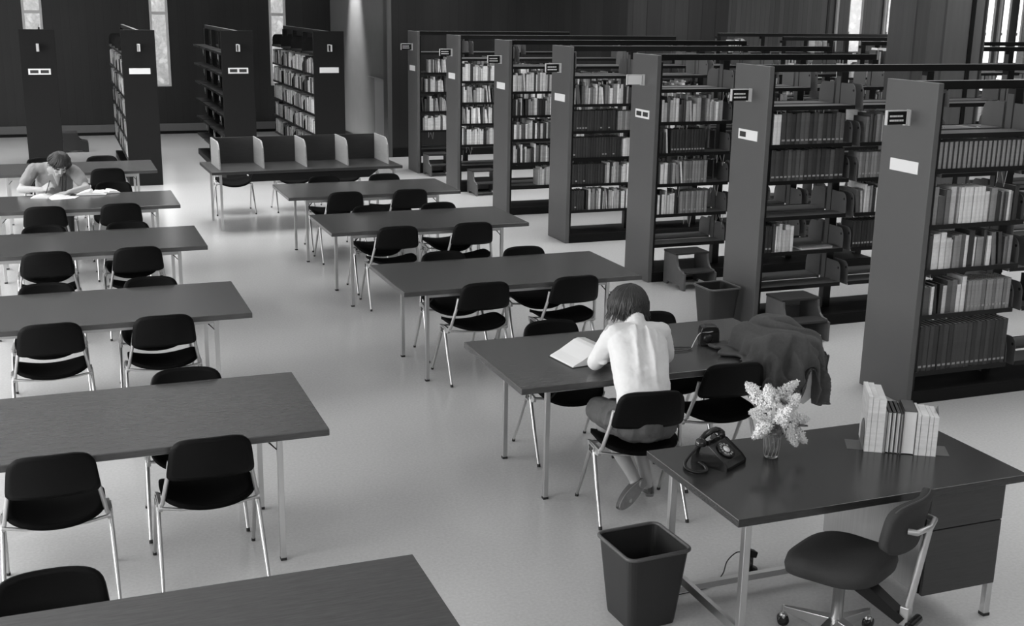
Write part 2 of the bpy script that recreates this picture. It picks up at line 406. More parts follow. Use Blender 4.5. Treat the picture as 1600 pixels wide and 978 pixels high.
# ================================================================== CHAIRS
def super_pt(s, t, n):
    r = max(abs(s), abs(t))
    if r < 1e-6: return 0, 0
    px, py = s/r, t/r
    k_ = (abs(px)**n + abs(py)**n)**(-1/n)
    return r*k_*px, r*k_*py
def shell(fn, nu, nv, th, n=5.0, n2=None):
    """a curved sheet with rounded corners and real thickness; fn(a,b)->(point, normal)"""
    b = MB(); V = []; W = []
    for j in range(nv+1):
        for i in range(nu+1):
            s_, t_ = -1+2*i/nu, -1+2*j/nv
            a, c = super_pt(s_, t_, (n2 if (n2 and t_ < 0) else n))
            p, nn = fn(a, c); V.append(p); W.append(p-nn*th)
    N = len(V); F = []
    idx = lambda i, j: j*(nu+1)+i
    for j in range(nv):
        for i in range(nu):
            F.append((idx(i, j), idx(i+1, j), idx(i+1, j+1), idx(i, j+1)))
            F.append((N+idx(i, j), N+idx(i, j+1), N+idx(i+1, j+1), N+idx(i+1, j)))
    ring = [idx(i, 0) for i in range(nu)]+[idx(nu, j) for j in range(nv)]+[idx(i, nv) for i in range(nu, 0, -1)]+[idx(0, j) for j in range(nv, 0, -1)]
    for q in range(len(ring)):
        a, c = ring[q], ring[(q+1) % len(ring)]; F.append((a, N+a, N+c, c))
    b.add(V+W, F, 0, True)
    return b
def make_chair():
    t = thing('stacking_chair', '', 'chair')
    # the sitter faces +y
    def back(a, c):
        wv = .203-.026*(c+1)/2
        x = a*wv; z = .680+c*.110
        y = -.198-(z-.5)*.26 + .032*(a*a) - .012*(1-c*c)
        nrm = Vector((-.4*a, 1, .2)).normalized()
        return Vector((x, y, z)), nrm
    shell(back, 14, 10, .016, 4.2, 9).build('backrest', M_shell, t)
    def seat(a, c):
        x = a*.222; y = .005+c*.215
        z = .418 + .044*a*a - (.028*max(0, c)**2) + .012*max(0, -c)**2 - .0*(1-a*a)
        return Vector((x, y - .015*(1-a*a)*(1 if c < 0 else -1)*abs(c), z)), Vector((0, 0, 1))
    shell(seat, 14, 12, .022, 3.6).build('seat', M_seatfab, t)
    for s in (-1, 1):
        b = MB(); b.tube([(s*.184, -.185, .66), (s*.196, -.176, .58), (s*.222, -.128, .43), (s*.229, -.10, .405), (s*.229, -.04, .400)], [.0135]*5, 8, flat=.8, ref=(1, 0, 0)); b.build('back_support', M_steel, t)
        b = MB(); b.prism([(-.12, .395), (-.10, .375), (.03, .355), (.09, .37), (.10, .40), (.0, .415), (-.11, .418)], s*.222, s*.240, 'x')
        j = b.build('seat_joint', M_steel, t, bevel=.003)
        b = MB(); b.prism([(-.042, .352), (.042, .352), (.050, .408), (-.050, .408)], s*.240, s*.247, 'x'); p_ = b.build('joint_plate', M_steel, j, bevel=.003)
        p_.data.materials.append(M_dark); b = MB(); b.box(min(s*.247, s*.2485), -.034, .364, max(s*.247, s*.2485), -.006, .397); b.box(min(s*.247, s*.2485), .006, .364, max(s*.247, s*.2485), .034, .397); b.build('plate_recess', M_dark, j)
        for e in (-1, 1):
            b = MB(); b.tube([(s*.238, e*.030, .385), (s*.244, e*.125, .2), (s*.250, e*.232, .012)], [.0125, .0115, .0085], 8); l = b.build('leg', M_chrome, t)
            b = MB(); b.tube([(s*.250, e*.229, .018), (s*.250, e*.235, 0)], .0105, 8); b.build('rubber_foot', M_foot, l)
    b = MB(); b.tube([(-.225, -.12, .40), (-.14, -.14, .392), (0, -.15, .388), (.14, -.14, .392), (.225, -.12, .40)], .008, 6)
    b.build('rear_crossbar', M_steel, t)
    b = MB(); b.tube([(-.225, .08, .392), (0, .1, .376), (.225, .08, .392)], .008, 6); b.build('front_crossbar', M_steel, t)
    return t
chair0 = make_chair(); km = kid_map()
first = True
GR = 'black stacking chairs around the reading tables'
random.seed(11)
def chair(x, y, rz, label, group=GR):
    global first
    o = chair0 if first else copy_tree(chair0, km); first = False
    o.location = (x, y, 0); o.rotation_euler = (0, 0, rz); o['label'] = label; o['category'] = 'chair'
    if group: o['group'] = group
    return o
BK = .275        # distance from chair centre to the top of its back
LT = ['front', 'second', 'third', 'fourth', "cardigan sitter's", 'farthest']
for i, y in [(1, 5.36), (2, 7.68), (3, 9.97), (4, 12.29), (5, 14.85)]:
    for j, x in ((0, -.115), (1, .58)):
        if i == 5 and j == 0: continue
        chair(x, min(y, LY[i]-.085)+BK, R_(random.uniform(-2.5, 2.5)), '%s black chair on the near side of the left column\'s %s table' % (('left-hand', 'right-hand')[j], LT[i]))
for i, y in [(0, 4.19), (1, 6.49), (2, 8.82), (3, 11.16), (4, 13.74), (5, 16.05)]:
    for j, x in ((0, -.125), (1, .58)):
        if (i == 0 and j == 1) or (i == 1 and j == 0) or (i == 4 and j == 0): continue
        chair(x, max(y, LY[i]+TW+.09)-BK, math.pi+R_(random.uniform(-2.5, 2.5)), '%s black chair on the far side of the left column\'s %s table' % (('left-hand', 'right-hand')[j], LT[i]))
RT = ["woman's", 'second', 'third', 'farthest']
for i, y in [(1, 7.97), (2, 10.265), (3, 12.42)]:
    for j, x in ((0, 2.87), (1, 3.595)):
        chair(x, min(y, RY[i]-.085)+BK, R_(random.uniform(-2.5, 2.5)), '%s black chair on the near side of the right column\'s %s table' % (('left-hand', 'right-hand')[j], RT[i]))
for i, y in [(0, 6.825), (1, 9.105), (2, 11.42), (3, 13.58)]:
    for j, x in ((0, 2.9), (1, 3.615)):
        chair(x, max(y, RY[i]+TW+.09)-BK, math.pi+R_(random.uniform(-2.5, 2.5)), '%s black chair on the far side of the right column\'s %s table' % (('left-hand', 'right-hand')[j], RT[i]))
chair(2.90, 5.575, R_(-8), 'black chair the woman in the white blouse sits on')
chair(3.58, 5.89, R_(-4), 'black chair beside the woman, under the draped coat')
chair(-.05, 13.80, math.pi, 'black chair under the person in the light cardigan')
for j, (x, y) in enumerate([(2.19, 15.93), (2.98, 15.95), (3.66, 15.95)]):
    chair(x, y, math.pi+R_(random.uniform(-3, 3)), '%s of the three black chairs behind the study carrel table' % ('leftmost', 'middle', 'rightmost')[j], 'chairs behind the carrel table')

# ================================================================== CARREL TABLE
c = thing('carrel_table', 'long study carrel table with dark upright screens and side dividers', 'carrel', (1.75, 14.52, 0), R_(1.5))
b = MB(); b.box(0, 0, .70, 2.38, 1.0, .735); b.build('tabletop', M_car, c, bevel=.004)
b = MB(); b.prism([(.5, .700), (2.08, .700), (1.95, .60), (.45, .60)][::-1], .04, .07, 'y'); b.build('apron', M_dark, c)
for x in (.12, 2.30):
    for y in (.12, .88):
        b = MB(); b.box(x-.014, y-.014, 0, x+.014, y+.014, .70); b.build('leg', M_chrome, c)
for x in (.12, 2.30):
    b = MB(); b.box(x-.012, .13, .655, x+.012, .87, .69); b.build('end_rail', M_steel, c)
for j in range(4):
    x0 = .12+j*.53
    b = MB(); b.box(x0+.018, .80, .735, x0+.53, .82, 1.06); b.build('screen', M_car, c, bevel=.002)
for j in range(5):
    x0 = .12+j*.53
    b = MB(); b.prism([(.18, .735), (.82, .735), (.82, 1.065), (.34, 1.065), (.27, 1.04), (.22, .98)], x0, x0+.018, 'x'); b.build('divider', M_carside, c, bevel=.002)

# ================================================================== BOOKSTACKS
SECT = .92
LEV = [.39, .70, 1.01, 1.32, 1.63, 1.95]
def bookstack(label, origin, rz, D, nsec, levels, panel=True, plate='white', pm=None, group='bookstacks', detail=True, skip=(), sign=True, signlight=False, brackets=True):
    H = 2.2825; pm = pm or M_paint
    t = thing('bookstack', label, 'bookstack', origin, rz, group)
    x0 = 0
    if panel:
        b = MB(); b.box(0, 0, 0, .045, D, H); p = b.build('end_panel', pm, t, bevel=.004); x0 = .045
        m = D/2
        b = MB()
        if plate == 'white':
            b.box(-.006, m-.15, 1.65, 0, m+.15, 1.735); b.build('label_card', M_label, p, bevel=.002)
        else:
            b.box(-.006, m-.15, 1.65, 0, m+.15, 1.735, 0)
            ws = ((m-.125, m-.015), (m+.015, m+.125)) if plate == 'two' else ((m+.03, m+.125),)
            for a, c_ in ws: b.box(-.008, a, 1.67, -.0055, c_, 1.715, 1)
            b.build('label_card', [M_label, M_darkcard], p)
        if sign:
            b = MB()
            b.box(-.185, m-.009, 1.985, -.03, m+.009, 2.075); f = b.build('range_sign', M_dark if not signlight else M_label, p)
            b = MB(); b.box(-.19, m-.012, 2.075, 0, m+.012, 2.083); b.box(-.195, m-.012, 1.982, -.188, m+.012, 2.083); b.box(-.04, m-.012, 1.977, 0, m+.012, 1.985); b.box(-.01, m-.02, 1.975, 0, m+.02, 2.085)
            b.build('sign_bracket', M_frame, f)
            if not signlight:
                b = MB(); random.seed(5)
                for z in (2.036, 2.006):
                    x = -.17
                    while x < -.06:
                        wd = random.uniform(.006, .012); b.box(x, m-.0105, z, x+wd*.7, m-.009, z+.013); x += wd
                b.build('sign_lettering', M_white, f)
    L = nsec*SECT
    b = MB(); b.box(x0, D/2-.022, H-.06, L+.02, D/2+.022, H-.002); b.box(x0, D/2-.022, H-.002, L+.02, D/2+.022, H, 1); b.build('top_rail', [M_dark, M_railtop], t)
    if panel:
        b = MB(); b.box(.045, .01, .1, .068, D-.01, H-.065); b.build('panel_upright', M_dark, t)
    for k_ in range(1 if panel else 0, nsec+1):
        x = k_*SECT
        b = MB(); b.box(x-.036, D/2-.04, .0, x+.036, D/2+.035, H-.06, 0); b.box(x-.038, D/2-.03, .1, x-.0355, D/2+.03, H-.1, 1); b.build('upright', [M_dark, pm], t)  # grey strip on the left side paints light reflecting off the post
    sm = {}
    def shelf_mesh():
        b = MB(); g = .043
        b.box(g, 0, -.018, SECT-g, D/2-.045, 0, 0); b.box(g, -.002, -.03, SECT-g, .0, 0.004, 1)
        return b
    def bracket_mesh(xx):
        b = MB()
        P = [(D/2-.05, -.03), (.008, -.03), (.008, .09)] + [(.008+.055*(1-math.cos(R_(a))), .09+.09*math.sin(R_(a))) for a in (20, 45, 70, 90)] + [(D/2-.05, .18)]
        b.prism(P[::-1], xx, xx+.003, 'x')
        b.prism([(.04+.012*math.cos(R_(a)), .125+.012*math.sin(R_(a))) for a in range(0, 360, 60)], xx-.001, xx+.0005, 'x', 1)
        return b
    for k_ in range(nsec):
        for z in levels:
            for face in (0, 1):
                if (k_, z, face) in skip: continue
                if 'm' not in sm:
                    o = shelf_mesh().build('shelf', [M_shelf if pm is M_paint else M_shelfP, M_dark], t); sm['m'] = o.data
                    sm['b'] = []
                    for xx in ((.040, SECT-.043) if brackets else ()):
                        q = bracket_mesh(xx).build('shelf_bracket', [pm, M_dark], o); sm['b'].append(q.data)
                    brs = []
                else:
                    o = bpy.data.objects.new('shelf', sm['m']); COL.objects.link(o); o.parent = t
                    if detail:
                        for q in sm['b']:
                            h = bpy.data.objects.new('shelf_bracket', q); COL.objects.link(h); h.parent = o
                if face == 0: o.location = (k_*SECT, 0, z)
                else: o.location = ((k_+1)*SECT, D, z); o.rotation_euler = (0, 0, math.pi)
    b = MB(); b.box(x0, .0, 0, L, D, .085, 0); b.box(x0, 0, .085, L, D, .10, 0); b.build('base', [M_kick, M_shelf], t, bevel=.002)
    return t
SD = .54
SX = 5.593
SY = [6.56, 8.61, 10.60, 12.72, 14.70, 16.78, 18.85]
NS = [4, 4, 3, 4, 4, 4, 3]
PL = ['white', 'one', 'two', 'white', 'white', 'white', 'white']
LEV7 = [.24, .66, .99, 1.31, 1.70, 1.94]
SLV = [LEV7] + [LEV]*6
for i in range(7):
    bookstack('grey metal bookstack, %s in the right-hand rank%s' % (ORD[i] if i else 'nearest', ', %s' % ('with blank white card', 'with half-dark card', 'with two-window card and pale sign', 'farther along', 'farther along', 'farther along', 'against the wood wall')[i]),
              (SX, SY[i], 0), 0, SD, NS[i], SLV[i], True, PL[i], skip=(), group='bookstacks in the right-hand rank', signlight=(i == 2))
PX = [(-.336, .45, 'two'), (1.04, .45, 'white'), (2.4676, .45, 'two'), (3.862, .45, 'white')]
PN = ['leftmost in the back rank, its end panel below a slit window', 'second from left in the back rank', 'third from left in the back rank with empty shelves', 'rightmost in the back rank, books on its left face']
for (px, pw, pl), nm in zip(PX, PN):
    bookstack('shaded metal bookstack, '+nm, (px+pw+.03, 18.62, 0), math.pi/2, pw+.03, 4, LEV, True, pl, pm=M_paintP, group='bookstacks in the back rank', brackets=(pl == 'white'))
for i, y in enumerate([12.72, 14.70, 16.78, 18.85]):
    bookstack('open metal bookstack beyond the column, %s of the far block' % ('nearest', 'second', 'third', 'rearmost')[i], (11.28, y, 0), 0, SD, 4, LEV, False, detail=False, group='bookstacks beyond the column')

# ================================================================== BOOKS
BOOKS = []       # (stack name, shelf name, index from panel, matrix, w, d, h, tone, style)
def row(sid, sname, M, x0, x1, z, style, front=.0, maxd=.2, hmax=.27, lean=True, keep=1.0):
    x = x0; n = 0
    while x < x1:
        lab = False; pale = False
        if style == 'mix': w_ = random.uniform(.016, .048); h = random.uniform(.17, .25); t = random.choice([1, 2, 4, 5, 6, 7, 7, 8, 8, 9, 9, 3]); 
        elif style == 'light': w_ = random.uniform(.016, .042); h = random.uniform(.19, .25); t = random.choice([6, 7, 8, 8, 9, 9, 9, 10, 4, 2])
        elif style == 'dark': w_ = random.uniform(.03, .036); h = .235; t = random.choice([1, 1, 2, 2]); lab = True
        elif style == 'ency': w_ = random.uniform(.038, .05); h = random.uniform(.255, .27); t = random.choice([2, 2, 3, 3, 2, 4]); lab = True
        elif style == 'thin': w_ = .030; h = .185; t = 6; lab = False
        elif style == 'grey': w_ = random.uniform(.028, .036); h = .225; t = random.choice([5, 5, 6, 6]); lab = True
        elif style == 'pale': w_ = random.uniform(.032, .04); h = .255; t = 9
        elif style == 'wide': w_ = random.uniform(.02, .06); h = random.uniform(.2, .265); t = random.choice([2, 4, 5, 8, 9, 3, 6, 9])
        elif style == 'tome': w_ = random.uniform(.038, .046); h = .335; t = random.choice([2, 3, 3]); lab = True
        if x+w_ > x1: break
        h = min(h, hmax)
        d = random.uniform(.14, maxd)
        n += 1
        if random.random() < keep:
            tilt = 0
            if lean and style in ('mix', 'light', 'wide') and random.random() < .10: tilt = random.uniform(.06, .12)
            gap = .003 if style == 'thin' else .0012
            BOOKS.append((sid, sname, n, M @ Matrix.Translation((x+tilt*h*.5, front+random.uniform(0, .02 if style in ('mix', 'light', 'wide') else .004), z)) @ Matrix.Rotation(-tilt, 4, 'Y'), w_-gap, d, h-tilt*.03, t, lab, style))
            if tilt: x += tilt*h
        x += w_+(.012 if style == 'thin' else 0)
    return n
SHN = {.24: 'lowest shelf', .39: 'sixth shelf', .70: 'fifth shelf', 1.01: 'fourth shelf', 1.32: 'third shelf', 1.63: 'second shelf', 1.95: 'top shelf', 1.94: 'top shelf', 1.70: 'second shelf', 1.31: 'third shelf', .99: 'fourth shelf', .66: 'fifth shelf'}
def T(i): return Matrix.Translation((SX, SY[i], 0))
def TF(i): return Matrix.Translation((SX+NS[i]*SECT, SY[i]+SD, 0)) @ Matrix.Rotation(math.pi, 4, 'Z')
random.seed(21)
# nearest stack
def rr(i, z, segs, sec=0, name=None):
    for a, c_, st in segs:
        row(i, SHN[z], T(i), sec*SECT+a, sec*SECT+c_, z, st, front=.012, hmax={.24: .42}.get(z, .285))
rr(0, 1.70, [(.075, .87, 'thin')])
rr(0, 1.31, [(.085, .30, 'wide'), (.30, .53, 'pale'), (.53, .86, 'wide')])
rr(0, .99, [(.08, .86, 'wide')])
rr(0, .66, [(.08, .46, 'wide'), (.46, .87, 'grey')])
rr(0, .24, [(.075, .88, 'tome')])
for z in (.66, .99, 1.31): rr(0, z, [(.2, .5, 'light')], 1)
rr(1, 1.63, [(.08, .16, 'pale'), (.16, .80, 'ency')])
rr(1, 1.32, [(.08, .84, 'ency')])
rr(1, .70, [(.075, .16, 'dark'), (.16, .40, 'light')])
rr(1, 1.63, [(.1, .5, 'wide')], 1); rr(1, 1.32, [(.06, .4, 'grey')], 1); rr(1, 1.01, [(.06, .45, 'light')], 1); rr(1, .70, [(.06, .5, 'dark')], 1)
rr(2, 1.63, [(.08, .55, 'mix')]); rr(2, 1.63, [(.6, .8, 'light')]); rr(2, 1.32, [(.08, .20, 'light'), (.2, .60, 'dark')]); rr(2, 1.01, [(.1, .36, 'light'), (.36, .66, 'grey')]); rr(2, .70, [(.08, .32, 'light'), (.34, .66, 'grey')])
rr(3, 1.63, [(.07, .88, 'mix')]); rr(3, 1.32, [(.07, .64, 'dark'), (.64, .88, 'grey')]); rr(3, 1.01, [(.07, .70, 'dark'), (.72, .88, 'light')]); rr(3, .70, [(.07, .48, 'dark'), (.5, .88, 'light')]); rr(3, .39, [(.07, .25, 'dark'), (.26, .88, 'light')])
for z, st in ((1.63, 'light'), (1.32, 'mix'), (1.01, 'light'), (.70, 'mix')): rr(4, z, [(.07, .88, st)])
rr(4, .39, [(.45, .88, 'light')])
for z, st in ((1.63, 'mix'), (1.32, 'mix'), (1.01, 'light'), (.70, 'light')): rr(5, z, [(.08, .88, st)])
rr(6, 1.63, [(.2, .88, 'light')]); rr(6, 1.32, [(.15, .88, 'mix')]); rr(6, 1.01, [(.08, .65, 'mix')]); rr(6, .70, [(.1, .88, 'light')])
for i in range(1, 6):
    for z, st in ((1.63, 'mix'), (1.32, 'mix'), (1.01, 'light')):
        if i > 2: rr(i, z, [(.08, .84, st)], 1)
# right-most face of the back rank: books on left faces of the second and fourth stacks
def TP(j): 
    px, pw, _ = PX[j]
    return Matrix.Translation((px, 18.62+4*SECT, 0)) @ Matrix.Rotation(-math.pi/2, 4, 'Z')
for j in (1, 3):
    for z in (.39, .70, 1.01, 1.32, 1.63):
        for s in range(4):
            row(10+j, SHN[z], TP(j), s*SECT+.05, s*SECT+.87 - (.0 if s < 3 else .03), z, random.choice(['mix', 'light', 'light']), front=.012, hmax=.26)
# rear faces and the far block (seen through the open shelves)
for i in range(7):
    for z in SLV[i][2:-1]:
        for s in range(2):
            st = random.choice(['mix', 'light', 'mix', None] if i > 0 else ['light', None, None])
            if st: row(20+i, 'rear', TF(i), (NS[i]-1-s)*SECT+.1, (NS[i]-1-s)*SECT+random.uniform(.4, .8), z, st, front=.02, hmax=.25)
for q, y in enumerate([12.72, 14.70, 16.78, 18.85]):
    for z in LEV[1:]:
        for s in range(4):
            if random.random() < .55: row(30+q, 'far', Matrix.Translation((11.28, y, 0)), s*SECT+.06, s*SECT+random.uniform(.4, .85), z, 'light', front=.012, hmax=.25)
def book_mesh(b, w_, d, h, t, lab, M, mi_map):
    """cover boards and spine towards -y, page block inset, behind"""
    c_ = mi_map(t); pg = mi_map('p'); wl = mi_map('w')
    th = min(.003, w_*.12)
    b.box(0, 0, 0, th, d, h, c_, M); b.box(w_-th, 0, 0, w_, d, h, c_, M)
    V = [(0, 0), (w_*.25, -.003), (w_*.5, -.0045), (w_*.75, -.003), (w_, 0), (w_, .004), (0, .004)]
    b.prism(V, 0, h, 'z', c_, M)
    b.box(th, .004, .003, w_-th, d-.004, h-.004, pg, M)
    if lab and w_ > .012:
        b.box(w_*.2, -.0062, .03, w_*.8, -.003, .045, wl, M)
BOOKS.sort(key=lambda q: -(q[4]*q[6])/((q[3].translation-Vector((0, 0, CAMZ))).length**2)*(1 if q[0] < 10 or q[0] in (13,) else .3))
STN = {i: ORD[i] for i in range(7)}
TONE = ['black', 'black', 'dark', 'dark', 'dark grey', 'grey', 'grey', 'light grey', 'pale', 'pale', 'white', 'white']
count = {}
ind = []; rest = []
for q in BOOKS:
    if len(ind) < 288 and q[0] < 20: ind.append(q)
    else: rest.append(q)
# ordinal inside each shelf, counted from the end panel
byshelf = {}
for q in ind: byshelf.setdefault((q[0], q[1]), []).append(q)
cov_mats = M_book
M_dim = mat('gilt_spine_mark', .3, .5)
for (sid, sh), L in byshelf.items():
    if sid >= 10: L.sort(key=lambda q: q[3].translation.y)
    else: L.sort(key=lambda q: q[3].translation.x)
    rank = ('%s right-rank bookstack' % ORD[sid]) if sid < 10 else ('%s back-rank bookstack' % {11: 'second', 13: 'rightmost'}[sid])
    for n, (a_, b_, c0, M, w_, d, h, t, lab, st) in enumerate(L):
        slots = []
        def mi(k_):
            m_ = M_pagedge if k_ == 'p' else (M_dim if k_ == 'w' else cov_mats[k_])
            if m_ not in slots: slots.append(m_)
            return slots.index(m_)
        b = MB(); book_mesh(b, w_, d, h, t, lab, None, mi)
        o = b.build('book', slots); o.matrix_world = M
        kind = {'ency': 'encyclopedia volume', 'tome': 'tall bound volume', 'thin': 'thin periodical', 'dark': 'bound journal'}.get(st, 'book')
        tag(o, '%s %s, %s from end panel on %s of %s' % (TONE[t], kind, NUM[min(n, 38)], sh, rank), 'book', 'books on the %s of the %s' % (sh, rank))
b = MB(); slots = []
def mi(k_):
    m_ = M_pagedge if k_ == 'p' else (M_dim if k_ == 'w' else cov_mats[k_])
    if m_ not in slots: slots.append(m_)
    return slots.index(m_)
for (a_, b_, c0, M, w_, d, h, t, lab, st) in rest: book_mesh(b, w_, d, h, t, False, M, mi)
tag(b.build('distant_books', slots), 'rows of small books on the farther bookstacks', 'books', kind='stuff')
# two books lying flat
M_ = T(1) @ Matrix.Translation((.46, .02, .70))
for n, (dx, dy, a, ww, hh, dd, t, lb) in enumerate([(.0, .0, 3, .34, .022, .22, 9, 'pale book lying flat on the fifth shelf of the second bookstack')]):
    b = MB(); b.box(0, 0, 0, ww, dd, .003, 0); b.box(0, 0, hh-.003, ww, dd, hh, 0); b.box(.004, .004, .003, ww-.004, dd-.004, hh-.003, 1)
    o = b.build('flat_book', [M_book[5], M_page]); o.matrix_world = M_ @ Matrix.Rotation(R_(a), 4, 'Z'); tag(o, lb, 'book')
# wire book supports hanging under shelves
def wire_support(M, label):
    b = MB(); b.tube([(0, .0, 0), (.0, .005, -.10), (.035, .005, -.02), (.07, .005, -.13), (.085, .0, -.0)], .003, 5)
    o = b.build('wire_book_support', M_frame); o.matrix_world = M; return tag(o, label, 'book support', 'wire book supports')
for i, z, xs in ((1, 1.95, (.12, .5)), (2, 1.95, (.15, .78)), (2, 1.63, (.3,)), (2, 1.32, (.3, .75)), (2, 1.01, (.25, .7)), (2, .70, (.4, .78)), (0, 1.70, (.62,)), (5, .70, (.15,)), (6, .70, (.2,))):
    for n, x in enumerate(xs):
        zz = z if z in SLV[i] else 1.95
        wire_support(T(i) @ Matrix.Translation((x, .03, zz-.018)), 'bent wire book support under the %s of the %s right-rank bookstack%s' % (SHN[zz], ORD[i], '' if len(xs) == 1 else (', left', ', right')[n]))
for z in (.70, 1.01, 1.32, 1.63, 1.95):
    for s in range(3):
        wire_support(TP(2) @ Matrix.Translation(((s+1)*SECT+.3, .02, z-.018)), 'wire book support %s along the %s of the empty back-rank bookstack' % (('far', 'midway', 'near')[s], SHN[z]))

# ================================================================== STEP STOOLS
def stool(x, y, rz, label, sm=None):
    sm = sm or M_stool
    t = thing('step_stool', label, 'stool', (x, y, 0), rz, 'wooden step stools')
    P = [(0, 0), (.07, 0), (.09, .035), (.34, .035), (.36, 0), (.43, 0), (.43, .17)] + [(.43-.045*math.sin(R_(a))-.0, .17+.02*(1-math.cos(R_(a)))) for a in (30, 60, 90)] + [(.33, .195), (.29, .22), (.265, .27), (.255, .33), (0, .33)]
    P = [(-a, c_) for a, c_ in P]      # steps go down towards -y
    for xx in (0, .35): b = MB(); b.prism(P, xx, xx+.022, 'x'); b.build('side_panel', sm, t, bevel=.002)
    b = MB(); b.box(-.005, -.255, .33, .377, .003, .35); b.build('upper_step', M_stooltop, t, bevel=.003)
    b = MB(); b.box(.0225, -.425, .17, .3495, -.25, .188); b.build('lower_step', M_stooltop, t, bevel=.003)
    b = MB(); b.box(.0225, -.01, .04, .3495, 0, .22); b.build('back_board', sm, t)
    return t
stool(5.76, 10.58, 0, 'wooden two-step stool in front of the third bookstack, beside the bin')
stool(5.70, 8.59, 0, 'wooden two-step stool in front of the second bookstack, behind the coat')
stool(5.68, 18.83, 0, 'wooden step stool at the foot of the farthest right-rank bookstack')
stool(5.74, 16.76, 0, 'wooden step stool at the foot of the sixth right-rank bookstack')
stool(.18, 23.0, R_(90), 'shaded step stool behind the leftmost back-rank bookstack', M_stooltop)  # side panels and back board darkened for the shade on this stool

# ================================================================== BINS
def rrect(hx, hy, r, z, n=4):
    P = []
    for cx, cy, a0 in ((hx-r, hy-r, 0), (-hx+r, hy-r, 90), (-hx+r, -hy+r, 180), (hx-r, -hy+r, 270)):
        for i in range(n+1):
            a = R_(a0+90*i/n); P.append((cx+r*math.cos(a), cy+r*math.sin(a), z))
    return P
def wastebin(x, y, rz, h, half, label):
    t = thing('wastebin', label, 'bin', (x, y, 0), rz, 'square wastebins')
    rings = [rrect(half*.74, half*.74, .03, 0.0), rrect(half*.76, half*.76, .03, .02), rrect(half*.97, half*.97, .035, h-.01)]
    inner = [rrect(half*.95, half*.95, .033, h-.01), rrect(half*.74, half*.74, .03, .012)]
    b = MB(); V = []; F = []
    for r in rings+inner: V += r
    n = len(rings[0])
    for i in range(len(rings)+len(inner)-1):
        for k_ in range(n): F.append((i*n+k_, i*n+(k_+1) % n, (i+1)*n+(k_+1) % n, (i+1)*n+k_))
    F.append(list(range(n))[::-1]); F.append(list(range(4*n, 5*n)))
    b.add(V, F, 0, False); b.build('bin_body', M_bin, t)
    b = MB(); P = rrect(half, half, .04, h-.004, 6); P.append(P[0]); P.append(P[1]); b.tube([(a, c_, z) for a, c_, z in P], .009, 8, cap=False); b.build('rim', M_rim, t)
    return t
wastebin(2.40, 4.47, R_(3), .38, .162, 'black square wastebin on the floor at the left end of the desk')
wastebin(5.37, 8.87, R_(2), .38, .155, 'dark square wastebin beside the second bookstack end panel')

# ================================================================== DESK
DX, DY, DW, DD = 2.50, 3.85, 1.515, .82
d = thing('office_desk', 'dark wood office desk with steel sled legs in the right foreground', 'desk', (DX, DY, 0))
b = MB(); b.box(0, 0, .70, DW, DD, .735); b.build('desktop', M_desk, d, bevel=.003)
for x in (.10, DW-.07):
    for y in (.09, DD-.09):
        b = MB(); b.box(x-.016, y-.016, .012, x+.016, y+.016, .70); l = b.build('leg', M_chrome, d, bevel=.002)
        b = MB(); b.box(x-.018, y-.018, 0, x+.018, y+.018, .014); b.build('foot_glide', M_foot, l)
b = MB(); b.box(.09, .106, .14, .112, DD-.106, .18); b.build('side_rail', M_chrome, d)
b = MB(); b.box(.112, DD-.16, .055, DW-.08, DD-.13, .085); b.build('cross_rail', M_steel, d)
b = MB(); b.box(DW-.535, .045, .215, DW-.521, DD-.08, .70); b.build('pedestal_side', M_mod, d)
b = MB(); b.box(DW-.52, .04, .21, DW-.10, DD-.08, .70, 1); b.build('pedestal', [M_ped, M_dark], d)
for z0, z1 in ((.525, .695), (.205, .520)):
    b = MB(); b.box(DW-.515, .02, z0, DW-.105, .04, z1); b.build('drawer', M_ped, d, bevel=.002)
# ---- books on the desk between bookends
row_o = Vector((3.475, 4.33, .735)); ang = math.atan2(-.18, .30)
RM = Matrix.Translation(row_o) @ Matrix.Rotation(ang, 4, 'Z')
def desk_book(x, w_, h, dep, cov, label, tilt=0, page=M_page, paper=False, y0=0):
    """fore-edge faces the room (-y local)"""
    t = thing('desk_book', label, 'book', group='books standing on the desk')
    t.matrix_world = RM @ Matrix.Translation((x, y0, 0)) @ Matrix.Rotation(tilt, 4, 'Y')
    th = .0012 if paper else .0028
    b = MB(); b.box(0, 0, 0, th, dep, h); b.box(w_-th, 0, 0, w_, dep, h); b.box(0, dep-.003, 0, w_, dep, h)
    if not paper: b.box(0, .002, h-.0035, w_, dep, h)
    b.build('cover', cov, t)
    i = .0006 if paper else .004
    b = MB(); n = 8
    P = [(th, dep-.003), (w_-th, dep-.003)] + [(w_-th-(w_-2*th)*k_/n, i+.004*(1-(2*k_/n-1)**2)*(0 if paper else 1)) for k_ in range(n+1)]
    b.prism(P[::-1], i, h-i, 'z'); b.build('page_block', page, t)
    return t
lg, dk = M_book[9], M_book[3]
x = 0
